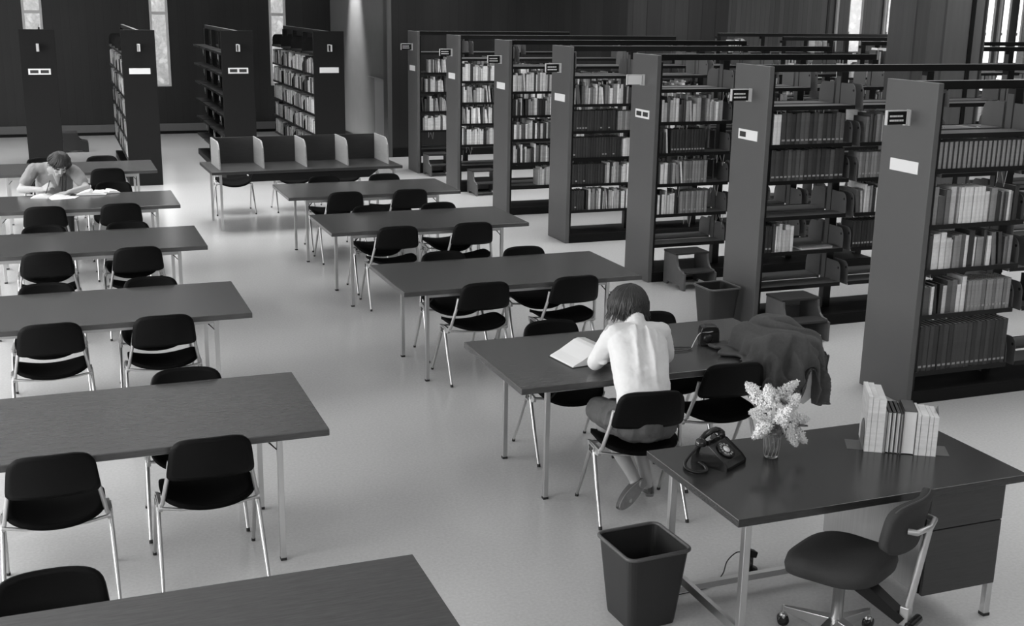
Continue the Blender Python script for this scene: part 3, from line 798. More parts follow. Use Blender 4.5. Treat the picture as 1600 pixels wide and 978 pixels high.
spec = [(.022, .275, .235, M_book[8], 'tall pale magazine at the left end of the desk books, beside the bookend', -.02, True),
        (.028, .270, .24, M_book[9], 'tall white bound report, second from left on the desk', 0, True),
        (.034, .262, .24, M_book[9], 'thick tall white report, third from left on the desk', 0, True),
        (.010, .205, .17, M_book[7], 'slim grey book leaning next to the tall white reports', .03, False),
        (.020, .205, .17, dk, 'dark-covered book, leftmost of three slim ones on the desk', .03, False),
        (.020, .205, .17, dk, 'dark-covered book, middle of three slim ones on the desk', .03, False),
        (.020, .205, .17, dk, 'dark-covered book, rightmost of three slim ones on the desk', .02, False),
        (.012, .200, .17, M_book[5], 'thin grey book just left of the thickest desk book', .02, False),
        (.062, .215, .175, M_book[4], 'thickest book on the desk, dark cover and white fore-edge', 0, False),
        (.018, .205, .17, M_book[8], 'pale paperback just right of the thickest desk book', 0, True),
        (.036, .200, .17, M_book[7], 'thick pale paperback, fourth from right on the desk', 0, True),
        (.020, .196, .17, M_book[8], 'pale paperback, third from right on the desk', 0, True),
        (.024, .194, .17, M_book[9], 'white paperback, last before the right-hand bookend', 0, True)]
for w_, h, dep, cov, lb, tl, pp in spec:
    desk_book(x, w_-.001, h, dep, cov, lb, tl*.0, M_page if not pp else M_book[10], pp)
    x += w_
XE = x
for s, lb in ((0, 'sheet-metal bookend at the left of the desk books'), (1, 'sheet-metal bookend at the right of the desk books')):
    b = MB()
    xx = -.004 if s == 0 else XE+.001; q = .62 if s == 0 else 1
    b.prism([(.02, 0), (.15, 0), (.15, .14*q), (.12, .20*q), (.085, .225*q), (.05, .20*q), (.02, .14*q)], xx, xx+.002, 'x')
    if s == 0: b.box(-.075, .02, 0, xx+.002, .15, .002)
    else: b.box(xx, .02, 0, xx+.065, .15, .002)
    o = b.build('bookend', mat('bookend_enamel', .12, .4)); o.matrix_world = RM; tag(o, lb, 'bookend', 'bookends')
# ---- vase with lilacs
VX, VY = 3.02, 4.42
v = thing('glass_vase', 'small cut-glass vase holding the lilacs on the desk', 'vase', (VX, VY, .735))
b = MB(); b.lathe([(.030, 0), (.033, .004), (.036, .05), (.041, .10), (.046, .145), (.043, .145), (.037, .10), (.032, .05), (.028, .012), (.001, .010)], 24); b.build('glass_body', mat('vase_glass', .9, .05, trans=.92), v)
b = MB()
for k_ in range(12):
    a = 2*math.pi*k_/12
    b.tube([(.0335*math.cos(a), .0335*math.sin(a), .01), (.037*math.cos(a+.3), .037*math.sin(a+.3), .05), (.042*math.cos(a+.1), .042*math.sin(a+.1), .105)], .0022, 5)
b.build('cut_ribs', mat('rib_glass', .55, .15, trans=.5), v)
random.seed(33)
def lilac(base, tip, rad, label, leaves=1):
    base = Vector(base); tip = Vector(tip); ax = tip-base; Ln = ax.length; ax.normalize()
    t = thing('lilac_sprig', label, 'flower', tuple(Vector((VX, VY, .745))), 0, 'white lilac sprigs in the vase')
    q = ax.to_track_quat('Z', 'Y').to_matrix()
    b = MB(); root = Vector((random.uniform(-.012, .012), random.uniform(-.012, .012), .01))
    b.tube([root, root.lerp(base, .5)+Vector((0, 0, .01)), base, base+ax*Ln*.6], [.0028, .0028, .0025, .0015], 6); b.build('stem', M_stem, t)
    b = MB(); n = int(105*rad/.035)
    for i in range(n):
        f = (i+.5)/n; a = i*2.39996
        rr_ = rad*1.12*max(.05, math.sin(math.pi*min(1, (f*.8+.2))))**.5*(1-.35*f)
        rr_ *= random.uniform(.62, 1.15)
        lump = 1+.25*noise.noise(Vector((f*5, math.cos(a)*1.5, math.sin(a)*1.5)))
        p = base+ax*(Ln*f) + q @ Vector((math.cos(a), math.sin(a), 0))*rr_*lump
        out = (q @ Vector((math.cos(a), math.sin(a), .5))).normalized()
        qq = out.to_track_quat('Z', 'Y').to_matrix().to_4x4(); qq.translation = p
        s = random.uniform(.0075, .0105)
        tw = random.uniform(0, 1.5)
        for pk in range(4):
            aa = tw+pk*math.pi/2; ca, sa = math.cos(aa), math.sin(aa)
            b.add([(0, 0, 0), (s*(ca*.9-sa*.5), s*(sa*.9+ca*.5), s*.25), (s*ca*1.35, s*sa*1.35, s*.45), (s*(ca*.9+sa*.5), s*(sa*.9-ca*.5), s*.25)], [(0, 3, 2, 1)], 0, False, qq)
        b.ball(tuple(p-out*.003), .0062, 6)
    b.build('flower_cluster', M_petal, t)
    for k_ in range(leaves):
        a = random.uniform(0, 6.28); dr = (q @ Vector((math.cos(a), math.sin(a), random.uniform(-.1, .5)))).normalized()
        b = MB(); st = base+ax*Ln*.05; side = dr.cross(Vector((0, 0, 1))).normalized(); upv = side.cross(dr)
        pr = [(0, .002), (.012, .014), (.03, .021), (.048, .015), (.065, .002)]
        V = []; F = []
        for j, (l_, w2) in enumerate(pr):
            c_ = st+dr*l_*1.2+upv*(-.004*j)
            V += [c_-side*w2+upv*.006, c_, c_+side*w2+upv*.006]
        for j in range(4):
            for m_ in range(2): F.append((j*3+m_, j*3+m_+1, j*3+m_+4, j*3+m_+3))
        b.add(V, F, 0, True); lf = b.build('leaf', M_leaf, t)
        md = lf.modifiers.new('thick', 'SOLIDIFY'); md.thickness = .0008
    return t
# offsets are from the vase's foot, x to the right of the desk, z up
for bs, tp, rad, lb, nl in [
    ((-.03, .03, .24), (-.12, .06, .34), .034, 'white lilac sprig at the upper left of the bouquet', 1),
    ((-.02, .0, .25), (-.045, .0, .34), .036, 'white lilac sprig at the top of the bouquet', 1),
    ((.03, .03, .26), (.15, .05, .325), .028, 'white lilac sprig at the upper right of the bouquet', 1),
    ((-.04, -.02, .20), (-.15, -.03, .235), .03, 'white lilac sprig pointing left from the bouquet', 1),
    ((-.05, -.03, .165), (-.14, -.06, .12), .028, 'white lilac sprig drooping at the lower left of the bouquet', 0),
    ((.0, -.06, .19), (.01, -.11, .26), .034, 'white lilac sprig facing the room at the centre of the bouquet', 0),
    ((.05, -.02, .23), (.10, -.04, .29), .034, 'white lilac sprig just right of the bouquet centre', 1),
    ((.08, .0, .17), (.19, .0, .15), .03, 'white lilac sprig pointing right from the bouquet', 1),
    ((.06, -.03, .14), (.10, -.05, .05), .026, 'white lilac sprig drooping below the right side of bouquet', 0),
    ((.08, -.02, .14), (.15, -.05, .06), .028, 'white lilac sprig drooping at the far lower right of bouquet', 1)]:
    lilac(bs, tp, rad, lb, nl)
# ---- telephone
ph = thing('rotary_telephone', 'black rotary telephone with coiled cord on the desk corner', 'telephone', (2.745, 4.435, .735), R_(-62)); ph.scale = (.88, .88, .88)
b = MB()
# local: front (dial side) towards +x', body extruded across y
P = [(-.105, 0), (.11, 0), (.112, .022), (.09, .045), (-.01, .108), (-.05, .115), (-.075, .09), (-.10, .035)]
def loft_y(b, P, prof):
    n = len(P); V = []; F = []
    for y, s in prof:
        for a, c_ in P: V.append((a*s, y, c_*(.6+.4*s)))
    for i in range(len(prof)-1):
        for k_ in range(n): F.append((i*n+k_, i*n+(k_+1) % n, (i+1)*n+(k_+1) % n, (i+1)*n+k_))
    F.append(list(range(n))); F.append(list(range(n*(len(prof)-1), n*len(prof)))[::-1])
    b.add(V, F, 0, False)
loft_y(b, P, [(-.095, .93), (-.08, 1), (.08, 1), (.095, .93)])
b.build('phone_body', M_blackpl, ph, bevel=.008)
nd = Vector((.063, 0, .1)).normalized()
DM = Matrix.Translation((.042, 0, .078)) @ nd.to_track_quat('Z', 'Y').to_matrix().to_4x4()
b = MB(); b.lathe([(.052, 0), (.052, .006), (.046, .009), (.001, .009)], 32, 0, DM); dial = b.build('dial', M_blackpl, ph)
b = MB(); b.lathe([(.020, .009), (.020, .011), (.001, .0115)], 24, 0, DM); b.build('dial_card', M_label, dial)
b = MB()
for k_ in range(10):
    a = R_(30+30*k_); b.lathe([(.0065, .009), (.0065, .0098), (.0004, .0098)], 10, 0, DM @ Matrix.Translation((.034*math.cos(a), .034*math.sin(a), 0)))
b.build('finger_holes', mat('dial_number_disc', .4, .4), dial)
for s in (-1, 1):
    b = MB(); b.prism([(-.085, .095), (-.02, .10), (-.025, .128), (-.04, .122), (-.065, .122), (-.08, .128)][::-1], s*.055-.008, s*.055+.008, 'y'); b.build('cradle', M_blackpl, ph, bevel=.002)
b = MB(); hz = .142
b.capsule([(-.052, -.085, hz), (-.052, -.05, hz+.012), (-.052, 0, hz+.016), (-.052, .05, hz+.012), (-.052, .085, hz)], [.014, .0165, .016, .0165, .014], 12)
for s in (-1, 1): b.lathe([(.029, -.034), (.031, -.028), (.026, -.006), (.012, .006)], 20, 0, Matrix.Translation((-.052, s*.092, hz-.002)))
b.build('handset', M_blackpl, ph)
b = MB(); pts = []
path = [Vector(p) for p in ((-.06, -.10, .10), (-.09, -.135, .05), (-.10, -.16, .014), (-.05, -.215, .012), (.01, -.22, .012), (.035, -.17, .012), (0, -.125, .012), (-.05, -.10, .015))]
SP = spl(path, 420)
for i in range(len(SP)-1):
    t_ = (SP[i+1]-SP[i]).normalized(); a = t_.cross(Vector((0, 0, 1))); a = a.normalized() if a.length > .01 else Vector((1, 0, 0)); c_ = a.cross(t_)
    an = i*.9; pts.append(SP[i]+(a*math.cos(an)+c_*math.sin(an))*.0075)
b.tube(pts, .0028, 5); b.build('coiled_cord', M_blackpl, ph)
# floor socket with its cable
js = thing('telephone_jack', 'small black floor socket with a looping cable beneath the desk', 'socket', (3.14, 4.70, 0))
b = MB(); b.lathe([(.038, 0), (.036, .012), (.012, .018), (.012, .075)], 16); b.build('socket_base', M_blackpl, js)
b = MB(); b.prism([(-.045, .085), (.02, .07), (.028, .10), (-.03, .125)], -.02, .02, 'y'); b.build('plug', M_dark, js, bevel=.004)
b = MB(); b.tube(spl([Vector(p) for p in ((-.04, 0, .105), (-.09, 0, .11), (-.14, .0, .07), (-.17, -.01, .006), (-.3, -.1, .005), (-.5, -.12, .005))], 40), .003, 6); b.build('cable', M_dark, js)

# ================================================================== SWIVEL CHAIR
sw = thing('swivel_chair', 'charcoal upholstered swivel chair with four-armed steel base at the desk', 'chair', (3.085, 3.92, 0), R_(28))
def seatpad(b, hx, hy, z0, z1, n=3.4, N=56):
    rings = [(.86, z0), (.97, z0+.012), (1.0, (z0+z1)/2), (.96, z1-.012), (.80, z1), (.45, z1+.006), (.02, z1+.004)]
    V = []; F = []
    for s, z in rings:
        for k_ in range(N):
            a = 2*math.pi*k_/N; ca, sa = math.cos(a), math.sin(a); q = (abs(ca)**n+abs(sa)**n)**(-1/n)
            zz = z + .022*(sa*q*s)**2*(-1 if sa > 0 else 1)
            V.append((hx*s*q*ca*(1+.06*sa), hy*s*q*sa, zz))
    for i in range(len(rings)-1):
        for k_ in range(N): F.append((i*N+k_, i*N+(k_+1) % N, (i+1)*N+(k_+1) % N, (i+1)*N+k_))
    F.append(list(range(N))[::-1]); F.append(list(range((len(rings)-1)*N, len(rings)*N)))
    b.add(V, F, 0, True)
b = MB(); seatpad(b, .215, .215, .385, .478); b.build('seat', M_upl, sw)
def swb(a, c_):
    return Vector((a*.176, -.285+.05*a*a-.02*c_, .705+c_*.115)), Vector((-.4*a, 1, .1)).normalized()
shell(swb, 20, 12, .042, 4.2).build('backrest', M_upl, sw)
def swe(a, c_):
    return Vector((a*.180, -.308+.05*a*a-.02*c_, .705+c_*.119)), Vector((-.4*a, 1, .1)).normalized()
shell(swe, 20, 12, .006, 4.2).build('backrest_piping', mat('grey_piping', .07, .6), sw)
b = MB(); b.tube([(0, -.305, .28), (0, -.335, .48), (0, -.366, .705)], [.018, .016, .015], 10, flat=.6); b.build('back_post', M_steel, sw)
b = MB(); b.tube([(-.10, -.315, .70), (-.09, -.35, .70), (0, -.368, .70), (.09, -.35, .70), (.10, -.315, .70)], .013, 8); b.build('back_yoke', M_steel, sw)
b = MB(); b.box(-.022, -.325, .235, .022, -.285, .32); b.build('post_clamp', M_steel, sw, bevel=.004)
b = MB(); b.tube([(-.03, -.335, .245), (.07, -.335, .245)], .02, 10); b.tube([(-.075, -.335, .245), (-.03, -.335, .245)], .012, 8); b.build('adjusting_knob', M_blackpl, sw)
b = MB(); b.prism([(-.31, .27), (-.29, .24), (-.05, .34), (.08, .36), (.1, .395), (-.1, .395)], -.035, .035, 'x'); b.build('tilt_mechanism', M_dark, sw, bevel=.004)
b = MB(); b.lathe([(.026, .10), (.026, .33), (.031, .33), (.031, .36)], 18); b.build('column', M_chrome, sw)
for k_ in range(4):
    a = R_(90*k_-7); Mr = Matrix.Rotation(a, 4, 'Z')
    b = MB(); b.add([(.02, -.025, .15), (.02, .025, .15), (.27, .012, .10), (.27, -.012, .10), (.02, -.018, .07), (.02, .018, .07), (.27, .010, .075), (.27, -.010, .075)], [(0, 3, 2, 1), (4, 5, 6, 7), (0, 1, 5, 4), (1, 2, 6, 5), (2, 3, 7, 6), (3, 0, 4, 7)], 0, False, Mr)
    br = b.build('base_arm', M_chrome, sw, bevel=.003)
    b = MB(); cc = Mr @ Vector((.275, 0, 0)); q = Matrix.Translation((cc.x, cc.y, .027)) @ Matrix.Rotation(a+.7*k_, 4, 'Z') @ Matrix.Rotation(math.pi/2, 4, 'X')
    b.lathe([(.012, -.018), (.027, -.016), (.027, .016), (.012, .018)], 16, 0, q); b.tube([(cc.x, cc.y, .05), (cc.x, cc.y, .10)], .007, 8, 1)
    b.ball((cc.x, cc.y, .045), .02, 10, 1)
    b.build('caster', [M_blackpl, M_chrome], sw)

# ================================================================== PEOPLE
def hand(b, wrist, direc, normal, size=1.0, side=1, curl=.5):
    """palm + five fingers as overlapping limbs; direc = fingers' direction, normal = back of hand"""
    d_ = Vector(direc).normalized(); n_ = Vector(normal); n_ = (n_-d_*n_.dot(d_)).normalized(); s_ = d_.cross(n_)*side
    w_ = Vector(wrist)
    for k_ in range(4):
        o = (k_-1.5)*.019*size
        b.capsule([w_+s_*o*.6, w_+d_*.075*size+s_*o], [.014*size, .0125*size], 8)
        L = (.068, .078, .072, .056)[k_]*size
        st = w_+d_*.08*size+s_*o*1.05
        p1 = st+d_*L*.42-n_*L*.1*curl; p2 = p1+(d_*math.cos(curl)-n_*math.sin(curl))*L*.32; p3 = p2+(d_*math.cos(curl*1.7)-n_*math.sin(curl*1.7))*L*.26
        b.capsule([st, p1, p2, p3], [.0095*size, .009*size, .008*size, .0065*size], 8)
    t0 = w_+d_*.02*size-s_*.022*size
    b.capsule([t0, t0+d_*.028*size-s_*.022*size-n_*.006, t0+d_*.055*size-s_*.026*size-n_*.012], [.013*size, .0105*size, .0085*size], 8)
def head(b, c, fwd, up, s=1.0):
    """ellipsoid skull with jaw, nose, brow, lips and ears; s=1 is 0.225 m high"""
    f = Vector(fwd).normalized(); u = Vector(up); u = (u-f*u.dot(f)).normalized(); r = f.cross(u)
    Mx = Matrix(((r.x, f.x, u.x), (r.y, f.y, u.y), (r.z, f.z, u.z))).to_4x4()
    c = Vector(c)
    def P(x, y, z): return tuple(c+(Mx.to_3x3() @ Vector((x, y, z)))*s)
    b.ball(P(0, -.01, .03), .088*s, 20, sc=(.86, 1.08, .98), M0=Mx)
    b.ball(P(0, .022, -.035), .068*s, 16, sc=(.86, .95, 1.12), M0=Mx)
    b.capsule([P(-.02, .062, -.092), P(.02, .062, -.092)], .019*s, 10)
    b.capsule([P(0, .088, .01), P(0, .108, -.022)], [.009*s, .0135*s], 8)
    b.capsule([P(-.03, .078, .026), P(.03, .078, .026)], .012*s, 8)
    b.capsule([P(-.018, .086, -.056), P(.018, .086, -.056)], .0085*s, 8)
    for e in (-1, 1):
        b.ball(P(e*.08, -.005, -.005), .024*s, 10, sc=(.4, .7, 1.2), M0=Mx)
        b.ball(P(e*.04, .058, -.03), .026*s, 10)
    return P
# ---- woman in a white blouse, seen from behind, bending over her table
WO = Vector((2.93, 5.56, 0))
wm = thing('person', 'seated woman in white blouse and grey skirt, bent over the table, seen from behind', 'person', tuple(WO))
def L_(p): return Vector(p)-WO
b = MB()
b.capsule([L_((2.92, 5.46, .61)), L_((2.93, 5.49, .68)), L_((2.98, 5.68, .88)), L_((3.01, 5.78, .95))], [.09, .09, .10, .055], 16, flat=.7, ref=(0, 1, 0))
b.capsule([L_((3.02, 5.83, 1.0)), L_((3.045, 5.93, 1.06))], [.05, .046], 12)
Pw = head(b, L_((3.045, 6.0, 1.085)), (-.25, .85, -.48), (0, .4, .9), 1.0)
for sh, el, wr in (((2.86, 5.81, .985), (2.80, 5.87, .79), (2.95, 6.05, .775)), ((3.18, 5.83, .955), (3.24, 5.86, .79), (3.12, 6.07, .775))):
    b.capsule([L_(sh), L_(sh).lerp(L_(el), .5), L_(el)], [.048, .042, .036], 12); b.capsule([L_(el), L_(wr)], [.034, .024], 12)
hand(b, L_((2.95, 6.05, .772)), (.45, .8, -.02), (0, 0, 1), .95, -1); hand(b, L_((3.12, 6.07, .772)), (-.3, .9, -.02), (0, 0, 1), .95, 1)
for hp, kn, an in (((2.85, 5.45, .53), (2.765, 5.76, .53), (2.95, 5.615, .14)), ((2.99, 5.45, .53), (3.0, 5.84, .53), (3.03, 5.63, .12))):
    b.capsule([L_(hp)+Vector((0, .03, .02)), L_(kn)], [.066, .054], 12); b.capsule([L_(kn), L_(kn).lerp(L_(an), .35), L_(an)], [.052, .052, .031], 12)
b.capsule([L_((2.95, 5.615, .14)), L_((2.87, 5.56, .06))], [.032, .03], 10); b.capsule([L_((3.035, 5.63, .11)), L_((3.07, 5.70, .05))], [.032, .028], 10)
remesh(b.build('body', M_skin, wm), .008, 2)
b = MB()
def gs(x, c_, w_): return math.exp(-((x-c_)/w_)**2)
def torso():
    path = [Vector(p) for p in ((2.895, 5.45, .60), (2.905, 5.485, .68), (2.925, 5.56, .77), (2.955, 5.655, .855), (2.985, 5.745, .925), (3.005, 5.80, .965))]
    N, K = 44, 64; C = spl(path, N); V = []; F = []
    wd = [.150, .149, .153, .163, .172, .150]; dp = [.098, .100, .104, .104, .092, .055]
    for i in range(N+1):
        v = i/N; t_ = (C[min(i+1, N)]-C[max(i-1, 0)]).normalized(); rx = Vector((1, -.06-.04*v, -.03*v)); rx = (rx-t_*rx.dot(t_)).normalized(); nb = t_.cross(rx)*-1
        if nb.y > 0: nb = -nb
        f = v*5; a = min(int(f), 4); u = f-a; W = wd[a]*(1-u)+wd[a+1]*u; D = dp[a]*(1-u)+dp[a+1]*u
        for k_ in range(K):
            an = 2*math.pi*k_/K; ca, sa = math.cos(an), math.sin(an); q = (abs(ca)**2.5+abs(sa)**2.5)**(-1/2.5)
            x = ca*q; bk = max(0, sa)**.5
            d_ = 0
            d_ += .024*gs(x, -.18-.22*(1-v), .10)*min(1, max(0, (v-.25)/.35))            # folds fanning down from the collar
            d_ += .032*gs(x, .22+.10*(1-v), .085)*min(1, max(0, (v-.22)/.35))
            d_ -= .018*gs(x, .03+.0*(1-v), .10)*min(1, max(0, (v-.45)/.3))
            d_ += .022*gs(x, .55-.35*(1-v), .09)*min(1, max(0, (v-.35)/.3))
            d_ -= .012*gs(x, .42-.15*(1-v), .08)*min(1, max(0, (v-.35)/.3))
            d_ += .012*math.sin(v*30+x*4)*gs(v, .22, .16)*(.5+.5*abs(x))
            d_ += .012*gs(v, .06, .07)
            V.append(C[i]-WO + rx*(x*(W+.3*d_*(abs(x) > .8))) + nb*(sa*q*D + d_*bk))
    for i in range(N):
        for k_ in range(K): F.append((i*K+k_, i*K+(k_+1) % K, (i+1)*K+(k_+1) % K, (i+1)*K+k_))
    F.append(list(range(K))[::-1]); F.append(list(range(N*K, N*K+K)))
    b.add(V, F, 0, True)
torso()
b.capsule([L_((2.87, 5.795, .972)), L_((3.01, 5.805, .968)), L_((3.165, 5.815, .950))], [.060, .066, .060], 16)
b.capsule([L_((3.0, 5.80, .97)), L_((3.03, 5.865, 1.022))], [.066, .055], 16)
for sh, el, wr in (((2.865, 5.80, .972), (2.79, 5.87, .795), (2.90, 5.99, .785)), ((3.17, 5.82, .950), (3.235, 5.86, .795), (3.16, 6.0, .785))):
    b.capsule([L_(sh), L_(sh).lerp(L_(el), .5), L_(el)], [.060, .058, .049], 16); b.capsule([L_(el), L_(wr)], [.048, .036], 14)
def fold(pts_, r0, n=14):
    sp_ = spl([L_(p) for p in pts_], n); b.capsule(sp_, [max(.003, r0*math.sin(math.pi*(i+.6)/(n+1.2))) for i in range(n+1)], 8)
for k_ in range(3): fold([(2.775, 5.83, .88-.035*k_), (2.805, 5.80, .873-.035*k_), (2.84, 5.81, .88-.033*k_)], .010, 6)
for z_, r_ in ((0, .0),):
    ring = [L_((3.018+.056*math.cos(R_(a)), 5.842+.050*math.sin(R_(a)), 1.003+.022*math.sin(R_(a)))) for a in range(150, 391, 20)]
    b.capsule(ring, .010, 8)
crumple(remesh(b.build('blouse', M_blouse, wm), .006, 4), .06, .011, 'blouse_creases')
b = MB()
b.capsule([L_((2.84, 5.45, .56)), L_((2.98, 5.44, .56))], [.108, .108], 20, flat=.9, ref=(0, 1, 0))
b.capsule([L_((2.90, 5.45, .595)), L_((2.905, 5.475, .64))], [.145, .118], 20, flat=.8, ref=(0, 1, 0))
b.capsule([L_((2.84, 5.47, .545)), L_((2.765, 5.75, .55))], [.10, .078], 16)
b.capsule([L_((2.99, 5.47, .545)), L_((3.0, 5.82, .54))], [.10, .082], 16)
b.capsule([L_((2.90, 5.52, .54)), L_((2.86, 5.76, .535))], [.095, .07], 16)
for k_ in range(4): b.capsule([L_((2.83-k_*.012, 5.46+k_*.055, .645-k_*.004)), L_((2.752-k_*.012, 5.44+k_*.06, .60)), L_((2.735-k_*.008, 5.45+k_*.06, .53))], .011, 8)
crumple(remesh(b.build('skirt', M_skirt, wm), .008, 2), .06, .014, 'skirt_creases')
b = MB(); b.capsule([L_((2.81, 5.41, .655)), L_((2.79, 5.47, .65)), L_((2.80, 5.55, .63))], .012, 8); b.build('belt', M_leather, wm)
b = MB(); random.seed(9)
hc = L_((3.03, 5.965, 1.10))
b.ball(hc+Vector((0, 0, .01)), .104, 22, sc=(1.05, 1.03, .95))
b.ball(hc+Vector((-.03, -.015, -.02)), .080, 18); b.ball(hc+Vector((.03, -.015, -.02)), .080, 18)
crown = Vector((.01, .0, .112))
for k_ in range(620):
    a = random.uniform(0, 2*math.pi)
    o_ = Vector((math.cos(a), math.sin(a), 0)); low = random.uniform(-.10, .02) if math.sin(a) < .5 else random.uniform(0, .06)
    flick = random.uniform(.0, .03)*(1 if low < -.05 else 0)
    sw_ = Vector((-math.sin(a), math.cos(a), 0))*random.uniform(-.03, .03)
    P4 = [hc+crown+o_*.01, hc+o_*random.uniform(.070, .078)+Vector((0, 0, .082)), hc+o_*random.uniform(.107, .114)+sw_*.5+Vector((0, 0, .022)), hc+o_*(random.uniform(.108, .118))+sw_+Vector((0, 0, low*.5)), hc+o_*(.106+flick)+sw_*1.6+Vector((0, 0, low))]
    r0 = random.uniform(.003, .0065)
    b.tube(spl(P4, 9), [r0*.6]+[r0]*6+[r0*.7, r0*.45, r0*.15], 5)
b.build('hair', M_hair, wm)
def shoe(parent, heel, toe, up, name='shoe'):
    heel, toe = Vector(heel), Vector(toe); f = (toe-heel).normalized(); u = Vector(up); u = (u-f*u.dot(f)).normalized(); r = f.cross(u); Ln = (toe-heel).length
    def out(k_):   # outline half-width along the shoe
        return .036*math.sin(math.pi*min(max(k_*.92+.06, 0), 1))**.5*(.86+.35*k_ - .25*max(0, k_-.75)*4*.5)
    V = []; F = []; N = 14
    lay = [(-.022, .93, 0), (-.014, 1.0, 0), (.004, .98, 0), (.022, .84, 0)]
    for i in range(N+1):
        k_ = i/N; c_ = heel+f*Ln*k_; wv = max(out(k_), .006)
        hh = .048*(1-k_)**.7+.020
        for sgn in (-1, 1):
            V += [c_+r*sgn*wv*.95-u*.012, c_+r*sgn*wv*1.02+u*.0, c_+r*sgn*wv*.82+u*hh*.75]
        V.append(c_+u*hh)
    b = MB()
    for i in range(N):
        a = i*7; q = a+7
        ringa = [a+3, a+4, a+5, a+6, a+2, a+1, a+0]; ringq = [x_+7 for x_ in ringa]
        for k_ in range(7): F.append((ringa[k_], ringa[(k_+1) % 7], ringq[(k_+1) % 7], ringq[k_]))
    F.append([3, 4, 5, 6, 2, 1, 0]); F.append([x_+7*N for x_ in (0, 1, 2, 6, 5, 4, 3)])
    b.add(V, F, 0, True); s = b.build(name, M_shoe, parent)
    b = MB(); W_ = []
    for i in range(N+1):
        k_ = i/N; c_ = heel+f*Ln*k_-u*.013; wv = max(out(k_), .006)*1.06
        W_ += [c_-r*wv, c_+r*wv, c_-r*wv-u*.006, c_+r*wv-u*.006]
    F = []
    for i in range(N):
        a = i*4; F += [(a, a+4, a+5, a+1), (a+2, a+3, a+7, a+6), (a, a+2, a+6, a+4), (a+1, a+5, a+7, a+3)]
    F += [(0, 1, 3, 2), (4*N, 4*N+2, 4*N+3, 4*N+1)]
    b.add(W_, F); 
    hb = heel+f*.03-u*.02
    q = u.to_track_quat('Z', 'Y').to_matrix().to_4x4(); q.translation = hb-u*.012
    b.lathe([(.022, 0), (.026, .014)], 14, 0, q)
    b.build('sole', M_sole, s)
shoe(wm, L_((2.985, 5.60, .155)), L_((2.80, 5.53, .035)), (.2, .95, .1))
shoe(wm, L_((3.035, 5.60, .075)), L_((3.10, 5.80, .035)), (0, 0, 1))

# ---- person in a light cardigan writing at the far left table
PO = Vector((-.02, 13.72, 0))
pm_ = thing('person', 'seated person in light cardigan with short wavy hair, writing at the left column', 'person', tuple(PO))
def Q_(p): return Vector(p)-PO
b = MB()
b.capsule([Q_((-.02, 13.82, .53)), Q_((-.02, 13.74, .70)), Q_((-.01, 13.60, .88)), Q_((0, 13.53, .96))], [.14, .13, .14, .10], 16, flat=.7, ref=(0, 1, 0))
b.capsule([Q_((.01, 13.52, .98)), Q_((.04, 13.44, 1.03))], [.055, .05], 12)
Pm = head(b, Q_((.05, 13.40, 1.03)), (.10, -.78, -.62), (.22, -.5, .82), .98)
for sh, el, wr in (((-.21, 13.56, .965), (-.35, 13.40, .785), (-.14, 13.24, .80)), ((.20, 13.52, .93), (.30, 13.36, .785), (.12, 13.20, .765))):
    b.capsule([Q_(sh), Q_(sh).lerp(Q_(el), .5), Q_(el)], [.055, .046, .038], 12); b.capsule([Q_(el), Q_(wr)], [.04, .027], 12)
hand(b, Q_((-.14, 13.24, .80)), (.75, -.25, .45), (-.2, -.6, .8), 1.05, -1, 1.1)
hand(b, Q_((.12, 13.20, .765)), (-.9, -.3, -.05), (0, 0, 1), 1.05, 1, .35)
for s in (-1, 1):
    b.capsule([Q_((s*.09-.02, 13.80, .53)), Q_((s*.11-.02, 13.40, .52))], [.09, .062], 12); b.capsule([Q_((s*.11-.02, 13.40, .50)), Q_((s*.11-.02, 13.45, .09))], [.056, .036], 12)
    b.capsule([Q_((s*.11-.02, 13.46, .06)), Q_((s*.12-.02, 13.30, .045))], [.04, .034], 10)
remesh(b.build('body', M_skin, pm_), .008, 2)
for s in (-1, 1):
    b = MB(); b.capsule([Pm(s*.024, .080, .0), Pm(s*.042, .076, .0)], .0035, 6); b.build('eye', M_dark, pm_)
b = MB(); b.capsule([Pm(-.017, .094, -.058), Pm(.017, .094, -.058)], .003, 6); b.build('lips', mat('lip_skin', .2, .5), pm_)
b = MB()
b.capsule([Q_((-.02, 13.80, .62)), Q_((-.02, 13.73, .72)), Q_((-.01, 13.61, .87)), Q_((0, 13.545, .955))], [.19, .19, .19, .12], 20, flat=.64, ref=(0, 1, 0))
b.capsule([Q_((-.21, 13.57, .965)), Q_((0, 13.55, .985)), Q_((.20, 13.53, .935))], [.066, .07, .066], 14)
for sh, el in (((-.21, 13.56, .965), (-.30, 13.455, .845)), ((.20, 13.52, .93), (.265, 13.42, .835))):
    b.capsule([Q_(sh), Q_(el)], [.07, .064], 14)
crumple(remesh(b.build('cardigan', M_cardigan, pm_), .009, 2), .07, .02, 'cardigan_creases')
b = MB(); b.capsule([Q_((.01, 13.475, .955)), Q_((.02, 13.475, .88)), Q_((.02, 13.50, .80))], [.045, .035, .012], 14, flat=.45, ref=(0, 1, .4)); remesh(b.build('shirt_front', M_shirt, pm_), .009, 2)
b = MB()
for x in (.065, .10): b.tube([Q_((x-.01, 13.47, .97)), Q_((x, 13.452, .90)), Q_((x-.01, 13.50, .76)), Q_((x-.02, 13.54, .66))], .011, 8)
b.build('cardigan_band', M_trim, pm_)
b = MB(); random.seed(4)
b.ball(Pm(0, -.022, .036), .094, 22, sc=(.96, 1.0, .96))
b.ball(Pm(0, -.045, -.01), .078, 18)
